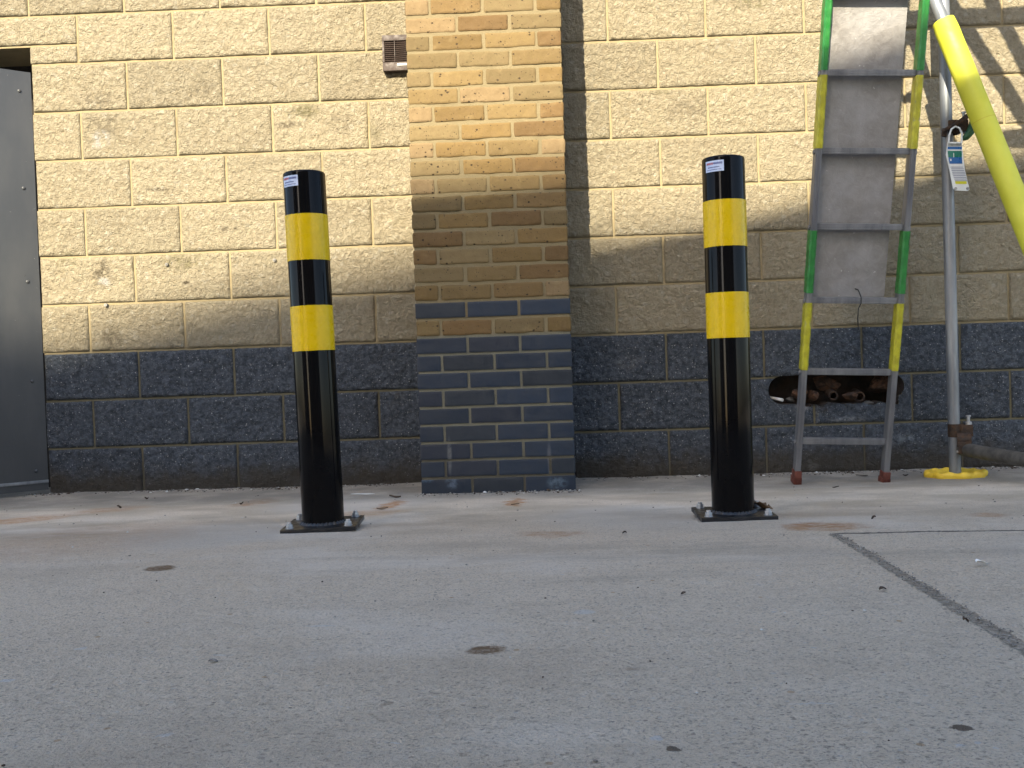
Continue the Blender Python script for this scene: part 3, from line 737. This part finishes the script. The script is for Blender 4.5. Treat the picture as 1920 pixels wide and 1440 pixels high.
# ------------------------------------------------------------------ BOLLARDS
def curved_patch(bm, r, a0, a1, z0, z1, n=14, th=.0004, mi=0):
    vs = []
    for i in range(n+1):
        a = a0+(a1-a0)*i/n
        vs.append([bm.verts.new((rr*math.cos(a), rr*math.sin(a), zz)) for rr, zz in ((r, z0), (r, z1), (r+th, z1), (r+th, z0))])
    for i in range(n):
        for q in range(4):
            f = bm.faces.new((vs[i][q], vs[i+1][q], vs[i+1][(q+1) % 4], vs[i][(q+1) % 4])); f.material_index = mi
    for e in (0, n):
        f = bm.faces.new(vs[e]); f.material_index = mi
def make_bollard(H, bands):
    R = .057; root = empty("bollard")
    bm = bmesh.new()
    prof = [(0, H), (R-.006, H), (R-.003, H-.0008), (R-.0008, H-.003), (R, H-.006), (R, .008)]
    lathe(bm, prof, 72); obj("post", bm, 'black', root, True, sharp=50)
    for a, b in bands:
        bm = bmesh.new(); lathe(bm, [(R, a), (R+.0006, a+.0004), (R+.0006, b-.0004), (R, b)], 72)
        obj("reflective_band", bm, 'yellow', root, True)
    bm = bmesh.new(); box(bm, (0, 0, .006), (.2, .2, .012)); pl = obj("base_plate", bm, 'plate', root, False, .002)
    bm = bmesh.new()
    pts = []
    for i in range(90):
        a = 2*PI*i/90; pts.append((a, .0042+.0012*math.sin(i*2.3)))
    rings = [[bm.verts.new(((R+rr)*math.cos(a), (R+rr)*math.sin(a), .012+zz)) for rr, zz in ((0, h*1.5), (h*.8, h*.9), (h*1.5, 0))] for a, h in pts]
    for i in range(90):
        for q in range(2): bm.faces.new((rings[i][q], rings[(i+1) % 90][q], rings[(i+1) % 90][q+1], rings[i][q+1]))
    obj("weld_bead", bm, 'plate', root, True)
    for sx_ in (-1, 1):
        for sy in (-1, 1):
            bm = bmesh.new(); p = Vector((sx_*.078, sy*.078, .012))
            cyl(bm, p, p+Vector((0, 0, .002)), .0115, seg=20)
            cyl(bm, p+Vector((0, 0, .002)), p+Vector((0, 0, .011)), .0100, seg=6)
            cyl(bm, p+Vector((0, 0, .011)), p+Vector((0, 0, .0165)), .0062, .0060, seg=14)
            obj("anchor_bolt", bm, 'zinc', root, False, .0004)
    # sticker
    a0, a1 = math.radians(208), math.radians(262); z0, z1 = H-.043, H-.014
    bm = bmesh.new(); curved_patch(bm, R, a0, a1, z0, z1, 16, .0005)
    stk = obj("sticker", bm, 'label', root, True, sharp=30)
    bm = bmesh.new(); rnd = random.Random(4)
    def line(za, zb, f0, f1, mi_f):
        f = f0
        while f < f1:
            w_ = rnd.uniform(.018, .034); A = a0+(a1-a0)*f; B = a0+(a1-a0)*min(f+w_, f1)
            curved_patch(bm, R+.0005, A, B, za+rnd.uniform(0, .0008), zb, 1, .0003, mi_f(f)); f += w_+.012
    line(z1-.0105, z1-.0045, .07, .93, lambda f: 1 if f < .45 else 0)
    line(z0+.0098, z0+.0130, .16, .78, lambda f: 0)
    line(z0+.0040, z0+.0062, .08, .88, lambda f: 0)
    obj("print", bm, ['ink', 'inkred'], stk)
    return root
def copy_tree(o, parent=None):
    c = o.copy(); COL.objects.link(c)
    if parent: c.parent = parent
    for ch in [q for q in list(o.children)]: copy_tree(ch, c)
    return c
BH = .968
b1 = make_bollard(BH, [(BH-.485, BH-.363), (BH-.241, BH-.117)])
b2 = copy_tree(b1)
def place(b, px, py, lean, rz):
    P = at(px, py, -1.96); z = float(gz(P.x, -1.96))
    b.location = (P.x, -1.96, z+.004); b.rotation_euler = (math.radians(.0), lean, rz)
    return P
place(b1, 607, 985, -.018, math.radians(3)); place(b2, 1375, 968, 0.0, math.radians(-1))
for b, l in ((b1, "black bollard with two yellow bands left of the brick pier, leaning slightly"), (b2, "upright black bollard with two yellow bands right of the brick pier")):
    tag(b, l, "bollard", "black and yellow bollards in front of the wall")

# ------------------------------------------------------------------ LADDER
LZ0 = 0.0
lb = at(1492, 898, -.43); rb = at(1657, 894, -.43)
Lx, Rx = lb.x, rb.x+.0
lean = math.atan2(.35, 1.9)
ld = empty("ladder", ((Lx+Rx)/2, -.43, -.012), (lean, math.radians(2.5), 0))
tag(ld, "aluminium ladder with green and yellow taped rails in front of the slot", "ladder")
W2 = (Rx-Lx)/2; SW, SD = .024, .046; LH = 3.1
seg_z = [at(1575, y_, -.43-.184*z_).z/math.cos(lean) for y_, z_ in ((822, .15), (691, .44), (560, .73), (421, 1.03), (280, 1.33), (133, 1.64))]
sp = (seg_z[5]-seg_z[0])/5
rz = [seg_z[0]+sp*i for i in range(11)]
for s in (-1, 1):
    bm = bmesh.new(); x = s*W2
    # channel section: web plus two flanges, ribbed
    box(bm, (x, 0, LH/2+.02), (SW, SD, LH))
    st = obj("rail", bm, 'alu', ld, False, .005)
    bm = bmesh.new(); box(bm, (x, .0, .017), (SW+.010, SD+.012, .030)); box(bm, (x, -.004, .045), (SW+.006, SD+.006, .03))
    for q in range(5): box(bm, (x-.012+q*.006, -SD/2-.008, .02), (.004, .004, .028))
    obj("foot", bm, 'redfoot', ld, False, .003)
    bm = bmesh.new()
    for q in (-.006, .006): box(bm, (x+q, -SD/2-.0012, LH/2+.06), (.003, .0024, LH-.12))
    obj("rib", bm, 'alu', ld)
    for i0, mt_ in ((1, 'ytape'), (2, 'green'), (4, 'ytape'), (5, 'green'), (7, 'ytape'), (8, 'green')):
        z0 = rz[i0]+.010; z1 = rz[i0+1]-.008
        if i0 == 2: z0 += .022; z1 -= .006
        bm = bmesh.new(); n = 26
        rings = []
        for i in range(n+1):
            z_ = z0+(z1-z0)*i/n; ex =   .0018+.0002*math.sin(i*1.7+s)+.0008*vn(np.array([i*.9]), np.array([s*3.1+i0]), 4)[0]
            hx, hy = SW/2+ex, SD/2+ex+.0015; c_ = .006
            rings.append([bm.verts.new((x+a, b, z_)) for a, b in ((-hx+c_, -hy), (hx-c_, -hy), (hx, -hy+c_), (hx, hy-c_), (hx-c_, hy), (-hx+c_, hy), (-hx, hy-c_), (-hx, -hy+c_))])
        for i in range(n):
            for j in range(8): bm.faces.new((rings[i][j], rings[i][(j+1) % 8], rings[i+1][(j+1) % 8], rings[i+1][j]))
        bm.faces.new(rings[0][::-1]); bm.faces.new(rings[-1])
        obj("tape_wrap", bm, mt_, ld, True, sharp=30)
for z_ in rz:
    bm = bmesh.new(); w_ = 2*W2-SW
    box(bm, (0, 0, z_), (w_, .026, .022)); 
    for q in (-.006, 0, .006): box(bm, (0, -.0135, z_+q), (w_, .0025, .003))
    box(bm, (0, 0, z_+.0118), (w_, .028, .003))
    for s in (-1, 1): cyl(bm, (s*(W2+SW/2+.001), 0, z_-.004), (s*(W2+SW/2+.006), 0, z_-.004), .010, seg=12)
    obj("rung", bm, 'alu', ld, False, .001)
# guard sheet tied behind the rungs
gd = empty("ladder_guard", ld.location, (lean, math.radians(2.5), 0))
tag(gd, "dull grey sheet metal guard tied behind the ladder rungs", "ladder guard")
gx0, gx1 = -W2+SW/2-.012, W2-.052; gz0, gz1 = rz[2]-.012, rz[10]+.1
n1, n2 = 16, 90
Xg, Zg = np.meshgrid(np.linspace(gx0, gx1, n1+1), np.linspace(gz0, gz1, n2+1), indexing='ij')
Yf = .030+.0022*fbm(Xg*7, Zg*5, 31, 2); Yb = Yf+.003
Vg = np.concatenate([np.stack([Xg, Yf, Zg], -1).reshape(-1, 3), np.stack([Xg, Yb, Zg], -1).reshape(-1, 3)])
nn = (n1+1)*(n2+1); Fg = [gridfaces(n1+1, n2+1), gridfaces(n1+1, n2+1)[:, ::-1]+nn]
idx = np.arange(nn).reshape(n1+1, n2+1)
for e in (idx[:, 0], idx[:, -1][::-1], idx[0, :][::-1], idx[-1, :]):
    Fg.append(np.stack([e[:-1], e[:-1]+nn, e[1:]+nn, e[1:]], -1))
npmesh("sheet", Vg, np.concatenate(Fg), mats=('guard',), parent=gd, smooth=False)
bm = bmesh.new(); pts = [(.012, .028, rz[2]+.045), (.020, .015, rz[2]+.042), (.0235, -.020, rz[2]+.015), (.0235, -.024, rz[2]-.008), (.016, -.019, rz[2]-.030), (.0165, -.018, rz[2]-.07), (.023, -.017, rz[2]-.118)]
P_ = [Vector(p) for p in pts]; out = []
for i in range(len(P_)-1):
    for t_ in range(5): out.append(P_[i].lerp(P_[i+1], t_/5))
out.append(P_[-1]); pipe(bm, out, .0022, 8)
obj("cable_tie", bm, 'blackplastic', gd, True)

# ------------------------------------------------------------------ SCAFFOLD
PYY = -.33
pb = at(1791, 887, PYY); pt = at(1775, 250, PYY)
sx0 = pb.x; stt = (pt.x-pb.x)/(pt.z-pb.z)
def tube(name, a, b, label, mat='galv', r=.0242, inner=.86, group="scaffold tubes"):
    bm = bmesh.new(); a = Vector(a); b = Vector(b)
    pipe(bm, [a.lerp(b, i/6) for i in range(7)], r, 28, inner)
    return tag(obj(name, bm, mat, None, True, sharp=50), label, "scaffold tube", group)
G0 = float(gz(sx0, PYY))
tube("scaffold_tube", (pb.x, PYY, G0+.012), (pb.x+stt*3.4, PYY, 3.4), "upright grey scaffold tube standing on the yellow base pad")
# base pad : scalloped yellow ring around the tube
bm = bmesh.new(); seg = 96; cx_, cy_ = pb.x, PYY
rings = []
for i in range(seg):
    a = 2*PI*i/seg; rr = .128+.006*math.cos(8*a)+.003*math.sin(3*a+1)
    prof = [(rr*.42, .010), (rr*.62, .012), (rr*.78, .016), (rr*.90, .026+.003*math.cos(12*a)), (rr, .022), (rr*1.02, .012), (rr*.99, 0.0)]
    rings.append([bm.verts.new((cx_+q*math.cos(a), cy_+q*.8*math.sin(a), G0+.002+h)) for q, h in prof])
for i in range(seg):
    for q in range(6): bm.faces.new((rings[i][q], rings[(i+1) % seg][q], rings[(i+1) % seg][q+1], rings[i][q+1]))
bm.faces.new([r[0] for r in rings])
tag(obj("base_pad", bm, 'pad', None, True, sharp=60), "round yellow plastic pad under the upright scaffold tube", "base pad")
def coupler(name, c, label, mat='rust', scale=1.0, flip=1):
    t = empty(name, c); tag(t, label, "scaffold coupler", "scaffold couplers")
    bm = bmesh.new(); lathe(bm, [(.0245, -.028), (.033, -.028), (.034, -.02), (.034, .02), (.033, .028), (.0245, .028)], 28); obj("band", bm, mat, t, True, sharp=40)
    bm = bmesh.new(); box(bm, (flip*.040, -.012, 0), (.026, .030, .044)); box(bm, (flip*.030, -.036, 0), (.05, .010, .05)); obj("jaw", bm, mat, t, False, .003)
    bm = bmesh.new(); cyl(bm, (flip*.048, -.012, -.03), (flip*.048, -.012, .060), .0065, seg=12); cyl(bm, (flip*.048, -.012, .022), (flip*.048, -.012, .036), .0125, seg=6); cyl(bm, (flip*.048, -.012, .058), (flip*.048, -.012, .064), .010, seg=12)
    obj("bolt", bm, 'zinc', t)
    return t
# low coupler and low tube running off to the right towards the viewer
P = at(1793, 812, PYY)
coupler("tube_coupler", (P.x, PYY, P.z+.012), "dark rusty coupler low on the upright tube, with a tall bolt", 'rust')
cpl2 = coupler("tube_coupler", (P.x+.020, PYY-.030, P.z-.028), "dark coupler gripping the end of the low sideways tube", 'rust'); cpl2.rotation_euler = (0, PI/2, math.radians(-20))
P0 = at(1806, 842, PYY-.03); P1 = at(1920, 862, -.72)
dd = (P1-P0); tube("scaffold_tube", P0-dd*.02, P0+dd*4.4, "low grey scaffold tube running off to the right near the ground", mat='oldtube', r=.028)
# second coupler, green, with inspection tag
P = at(1784, 240, PYY)
cp = coupler("tube_coupler", (P.x, PYY, P.z), "small green and brown coupler high on the upright tube, holding the tag", 'rust')
bm = bmesh.new(); q0 = Vector((.055, -.045, .050))
pipe(bm, [(.062, -.045, .052), (.072, -.047, .030), (.070, -.048, 0), (.058, -.048, -.030), (.040, -.046, -.052), (.028, -.042, -.058)], [.006, .013, .016, .017, .014, .008], 14)
obj("lever", bm, 'greencast', cp, True)
bm = bmesh.new(); pipe(bm, [(.052, -.045, .050), (.070, -.045, .062), (.088, -.046, .058), (.094, -.046, .052)], [.008, .014, .012, .005], 12)
pipe(bm, [(-.05, -.03, -.022), (-.035, -.038, -.012), (0, -.044, .004), (.03, -.046, .022), (.05, -.046, .04)], [.011, .009, .010, .012, .010], 12)
pipe(bm, [(-.045, -.03, -.040), (-.040, -.03, -.008)], .011, 8); obj("hook", bm, 'rust', cp, True)
# tag
T0 = at(1793, 262, PYY-.05)
tg = empty("inspection_tag", T0, (0, 0, 0)); tag(tg, "white and blue inspection tag hanging from the green coupler", "tag")
s_ = (PYY-.05-CAM.y)/FPX
def tp(px, py, Y=None):
    q = at(px, py, (PYY-.05) if Y is None else Y); return q-T0
def flat(name, pts, mat, y0, th, parent=tg, bev=0):
    bm = bmesh.new(); f_ = [bm.verts.new((p.x, y0, p.z)) for p in pts]; b_ = [bm.verts.new((p.x, y0+th, p.z)) for p in pts]
    bm.faces.new(f_); bm.faces.new(b_[::-1]); n = len(pts)
    for i in range(n): bm.faces.new((f_[i], b_[i], b_[(i+1) % n], f_[(i+1) % n]))
    return obj(name, bm, mat, parent, False, bev)
# holder: tapered slanted plate
H_ = [tp(1777, 266), tp(1804, 266), tp(1805, 300), tp(1811, 326), tp(1818, 355), tp(1815, 358), tp(1791, 357), tp(1787, 353), tp(1779, 312), tp(1774, 290)]
flat("holder", H_, 'tagwhite', 0, .003, tg, .0008)
bm = bmesh.new(); c0 = tp(1791, 252)
pts = [tp(1779, 268), tp(1780, 254), tp(1784, 242), tp(1791, 237), tp(1799, 240), tp(1804, 250), tp(1803, 268)]
pipe(bm, [Vector((p.x, .001, p.z)) for p in pts], .0042, 10); obj("loop", bm, 'tagwhite', tg, True)
def strip(name, a, b, c, d, mat, y0=-.0012): return flat(name, [tp(*a), tp(*b), tp(*c), tp(*d)], mat, y0, .001)
strip("insert", (1779, 268), (1803, 268), (1813, 353), (1791, 353), 'tagwhite', -.0008)
strip("print", (1777.5, 269), (1803, 269), (1803, 274), (1777.0, 274), 'zinc', -.0018)
strip("print", (1777, 275), (1803, 275), (1803, 280), (1776.5, 280), 'tagblue', -.0018)
strip("print", (1776.5, 283), (1803, 283), (1803.5, 295), (1778, 295), 'taggreen', -.0018)
strip("print", (1778, 295), (1803.5, 295), (1804, 307), (1780, 307), 'tagblue', -.0019)
for i in range(9): 
    y_ = 313+i*3.2; x_ = 1782+i*1.0
    strip("print", (x_, y_), (x_+23.5, y_), (x_+23.6, y_+.8), (x_+.2, y_+.8), 'ink', -.0018)
strip("print", (1790.5, 340), (1811.5, 340), (1812.5, 345), (1791.5, 345), 'tagyel', -.0019)
strip("print", (1787, 287), (1788.5, 287), (1788.7, 295), (1787.2, 295), 'tagwhite', -.0026)
strip("print", (1781, 298), (1783.5, 298), (1783.8, 302), (1781.3, 302), 'tagwhite', -.0026)
for px in (1791.5, 1814):
    bm = bmesh.new(); c = tp(px, 353.5); cyl(bm, (c.x, -.004, c.z), (c.x, .0, c.z), .006, seg=14); obj("rivet", bm, 'zinc', tg)
# diagonal brace with yellow foam sleeve
fa = at(1769, 40, -.42); fb = at(1895, 352, -.56)
fdir = (fb-fa).normalized()
br = tube("scaffold_brace", fa-fdir*.9, fa+fdir*2.9, "slanting scaffold brace wrapped in yellow foam, at the top right")
bm = bmesh.new()
L = 2.5; nseg = 60; pts = [fa+fdir*(L*i/nseg) for i in range(nseg+1)]
rad = [.0475*(1+.004*math.sin(i*1.3)) for i in range(nseg+1)]; rad[0] *= .93 
pipe(bm, pts, rad, 32, .62)
obj("foam_sleeve", bm, 'foam', br, True, sharp=50)
MT['seam'] = simple("foam_seam", (.42, .38, .03), (.46, .42, .04), .8)
for q in (.46, 1.02, 1.6):
    bm = bmesh.new(); pipe(bm, [fa+fdir*q, fa+fdir*(q+.003)], .0478, 32); obj("seam", bm, 'seam', br, True, sharp=50)

# scaffolding above and beside the view (throws the diagonal shadows)
def shp(px, py, Yo):
    P = at(px, py, 0); k_ = -Yo; return Vector((P.x-.285*k_, Yo, P.z+.60*k_))
u = shp(1690, 43, -.99); v = shp(1920, 33, -.99); d = v-u
tube("scaffold_tube", u+d*.0, u+d*9, "horizontal scaffold tube above the ladder", r=.040)
u = shp(1808, 52, -1.2); v = shp(1912, 212, -1.2); d = v-u
tube("scaffold_tube", u-d*3, u+d*1.45, "steep scaffold brace above the view", r=.036)
u = shp(1856, 0, -1.25); v = shp(1915, 112, -1.25); d = v-u
tube("scaffold_tube", u-d*5, u+d*4, "second steep scaffold brace above the view", r=.034)
u = shp(1884, 262, -1.2); v = shp(1920, 261, -1.2); d = v-u
tube("scaffold_tube", u, u+d*20, "short horizontal scaffold tube beside the view", r=.034)
tube("scaffold_tube", (2.75, -1.2, float(gz(2.75, -1.2))), (2.75, -1.2, 4.2), "outer upright scaffold tube beside the view")

# ------------------------------------------------------------------ debris on the ground
def leaf(name, px, py, wpx, dep, mat, label, cat, seed, curl=.006, rot=0.0, group=None):
    P = gpt(px, py); s = FPX/(P.y-CAM.y); w_ = wpx/s; bm = bmesh.new(); r2 = random.Random(seed)
    n, m = 10, 5; top = []; 
    for i in range(n+1):
        u = i/n; row = []
        hw = dep/2*math.sin(PI*min(max(u, .04), .96))**.7*(1+.25*math.sin(u*9+seed))
        for j in range(m+1):
            v = j/m*2-1
            row.append((w_*(u-.5), v*hw, curl*(math.sin(u*4+seed)*.5+.6)+abs(v)*curl*.6+.0015))
        top.append(row)
    R_ = Matrix.Rotation(rot, 3, 'Z')
    tv = [[bm.verts.new(R_ @ Vector(q)) for q in row] for row in top]
    bvv = [[bm.verts.new(R_ @ (Vector(q)-Vector((0, 0, .0010)))) for q in row] for row in top]
    for i in range(n):
        for j in range(m):
            bm.faces.new((tv[i][j], tv[i+1][j], tv[i+1][j+1], tv[i][j+1])); bm.faces.new((bvv[i][j], bvv[i][j+1], bvv[i+1][j+1], bvv[i+1][j]))
    for j in (0, m):
        for i in range(n): bm.faces.new((tv[i][j], tv[i+1][j], bvv[i+1][j], bvv[i][j]))
    for i in (0, n):
        for j in range(m): bm.faces.new((tv[i][j], tv[i][j+1], bvv[i][j+1], bvv[i][j]))
    o = obj(name, bm, mat, None, True); o.location = P; return tag(o, label, cat, group)
leaf("paper_scrap", 680, 927, 46, .03, 'paper', "long thin white scrap just left of the pier's foot", "scrap", 1, .001, -.1)
leaf("dead_leaf", 741, 934, 22, .03, 'leafdark', "dark brown curled leaf nearest the pier's left corner", "leaf", 2, .008)
leaf("dead_leaf", 717, 955, 22, .03, 'leafbrown', "tan leaf on the rusty streak left of the pier", "leaf", 3, .004, .2)
leaf("dead_leaf", 966, 947, 16, .02, 'leafbrown', "small brown leaf on the rust stain in front of the pier", "leaf", 4, .003)
leaf("dead_leaf", 1047, 919, 24, .02, 'leafdark', "black twig-like leaf against the pier's right corner", "leaf", 5, .005, .2)
leaf("dead_leaf", 1841, 1061, 22, .02, 'paper', "pale curled leaf on the slab beyond the joint", "leaf", 7, .006, .1)
leaf("dead_leaf", 1616, 893, 22, .03, 'leafdark', "dark flat leaf between the ladder's feet", "leaf", 8, .004)
leaf("dead_leaf", 1698, 893, 10, .02, 'leafdark', "small black leaf right of the ladder's right foot", "leaf", 9, .006)
leaf("dead_leaf", 1567, 915, 12, .012, 'leafdark', "thin dark leaf fragment in front of the ladder", "leaf", 10, .004)
leaf("dead_leaf", 1638, 975, 8, .012, 'leafdark', "tiny dark crumb beside the orange stain", "leaf", 11, .006)
leaf("dead_leaf", 1655, 1108, 13, .012, 'leafdark', "small brown flake on the slab left of the diagonal joint", "leaf", 12, .003)
leaf("dead_leaf", 1811, 1170, 10, .012, 'leafdark', "black crumb just left of the diagonal joint", "leaf", 13, .005)
leaf("dead_leaf", 224, 954, 8, .02, 'leafdark', "dark round crumb at the foot of the left wall, left of another", "leaf", 14, .008)
leaf("dead_leaf", 275, 937, 7, .02, 'leafdark', "dark crumb on the rusty streak near the left wall", "leaf", 15, .008)
leaf("dead_leaf", 453, 947, 7, .02, 'leafdark', "brown crumb on the rust patch left of the left bollard", "leaf", 16, .008)
leaf("dead_leaf", 1281, 1115, 9, .01, 'leafdark', "thin dark sliver on open concrete below the right bollard", "leaf", 17, .002)
leaf("dead_leaf", 1171, 1002, 8, .012, 'leafdark', "dark crumb on the pale concrete left of the right bollard", "leaf", 18, .004)
leaf("dead_leaf", 400, 1243, 18, .008, 'stone', "thin grey sliver lying on the near concrete at the left", "leaf", 19, .002)
# crumpled brown leaf on the right bollard's plate
Pb = b2.location
lf = leaf("dead_leaf", 1440, 950, 30, .06, 'leafbrown', "crumpled brown leaf on the right bollard's base plate", "leaf", 21, .014, .4)
lf.location = (Pb.x+.082, Pb.y+.035, Pb.z+.011)
lf.rotation_euler = (.15, .2, .3)
# grit: uncountable chips along the wall foot, in the joint and over the yard
def grit():
    bm = bmesh.new(); base = bmesh.new(); bmesh.ops.create_icosphere(base, subdivisions=1, radius=1)
    bvs = np.array([v.co[:] for v in base.verts]); bfs = np.array([[v.index for v in f.verts] for f in base.faces]); base.free()
    vs, fs, ms = [], [], []; o_ = 0
    def put(x, y, r, mi):
        nonlocal o_
        s3 = rng.uniform(.6, 1.3, 3)*r; s3[2] *= .55; j = bvs*(1+rng.uniform(-.2, .2, (len(bvs), 1)))*s3
        a = rng.random()*6.28; c, s = math.cos(a), math.sin(a)
        q = np.stack([j[:, 0]*c-j[:, 1]*s+x, j[:, 0]*s+j[:, 1]*c+y, j[:, 2]+gz(x, y)+r*.25+.002], -1)
        vs.append(q); fs.append(bfs+o_); ms.append(np.full(len(bfs), mi)); o_ += len(q)
    for _ in range(1700):
        x = rng.uniform(-2.4, 2.5); y = -.008-abs(rng.normal(0, .045))
        if PX0-.02 < x < PX1+.02: y += PY
        put(x, y, rng.choice([.0025, .004, .006, .009], p=[.55, .3, .12, .03]), int(rng.choice([0, 0, 1, 2], p=[.4, .2, .06, .34])))
    for _ in range(170):
        x = rng.uniform(-2.4, 2.4); y = -rng.random()**1.6*2.6-.05
        put(x, y, rng.uniform(.0014, .0034), int(rng.choice([0, 1, 2], p=[.6, .15, .25])))
    for _ in range(90):
        y = rng.uniform(-4.1, -2.4); x = rng.uniform(-1, 1)*(.2+.55*(y-CAM.y))
        put(x, y, rng.uniform(.001, .0022), int(rng.choice([0, 1, 2], p=[.5, .2, .3])))
    A = gpt(1562, 1001); D = gpt(1905, 1208)
    for _ in range(420):
        t_ = rng.random()*1.15; P = A.lerp(D, t_); put(P.x+rng.normal(0, .008), P.y+rng.normal(0, .004), rng.uniform(.001, .0022), int(rng.choice([0, 1, 2], p=[.95, 0, .05])))
    V_ = np.concatenate(vs); F_ = np.concatenate(fs); M_ = np.concatenate(ms)
    me = bpy.data.meshes.new("grit"); me.from_pydata(V_.tolist(), [], F_.tolist())
    o = link("grit", me, None, ('stone', 'paper', 'leafdark')); me.polygons.foreach_set('material_index', M_.astype(np.int32))
    return o
tag(grit(), "loose grit and crumbs scattered on the concrete", "grit", kind='stuff')

# ------------------------------------------------------------------ buildings behind the camera (roof lines shade the yard; tall sides added)
def edge_pt(Xw, zw, D): return (Xw-.285*D, zw+.60*D)
def building(name, D, pts, depth, mat, label, x_end=None):
    """pts: wall-space (X, z) of the shadow edge; the roof line that casts it stands D metres in front of the wall"""
    r = empty(name, (0, -D, 0)); tag(r, label, "building")
    e = [edge_pt(X_, z_, D) for X_, z_ in pts]
    prof = [(e[0][0], -.2)]+e+[(e[-1][0], -.2)]
    bm = bmesh.new(); f_ = [bm.verts.new((x, 0, z)) for x, z in prof]; b_ = [bm.verts.new((x, -depth, z)) for x, z in prof]
    bm.faces.new(f_); bm.faces.new(b_[::-1]); n = len(prof)
    for i in range(n): bm.faces.new((f_[i], b_[i], b_[(i+1) % n], f_[(i+1) % n]))
    obj("wall", bm, mat, r)
    x0, x1 = e[0][0], e[-1][0]; nwin = int((x1-x0)/2.6)
    for i in range(nwin):
        for zz in (1.2, 3.9):
            top = min(q[1] for q in e)
            if zz+1.4 > top: continue
            xc = x0+(i+.5)*(x1-x0)/nwin
            bm = bmesh.new()
            for a, b, c, d in ((xc-.6, xc-.53, zz, zz+1.3), (xc+.53, xc+.6, zz, zz+1.3), (xc-.53, xc+.53, zz, zz+.07), (xc-.53, xc+.53, zz+1.23, zz+1.3)):
                box(bm, ((a+b)/2, .02, (c+d)/2), (b-a, .05, d-c))
            wn = obj("window", bm, 'white', r); bm = bmesh.new(); box(bm, (xc, .008, zz+.65), (1.06, .01, 1.16)); obj("pane", bm, 'glass', wn)
    return r
building("workshop_building", 10.0, [(-.50, 1.01), (.25, 1.06), (1.0, 1.18), (2.4, 1.47), (2.78, 1.52), (2.80, 2.9), (8, 2.9)], 7, 'brown', "long brown workshop across the yard, behind the viewer, with an added tall right end")  # roof line follows the shadow edge; tall right end added to screen sky
building("sky_blocker", 9.0, [(-9, 2.6), (-3.45, 2.6)], 2, 'brown', "added tall brown block behind the viewer at the left, screening sky light")  # unseen block, added to keep side sky light off the wall
building("far_building", 26.0, [(-4.5, .46), (-2.25, .70), (-1.45, .90), (-.5, 1.06), (2.5, 1.24)], 8, 'render', "tall grey rendered building further behind the viewer")
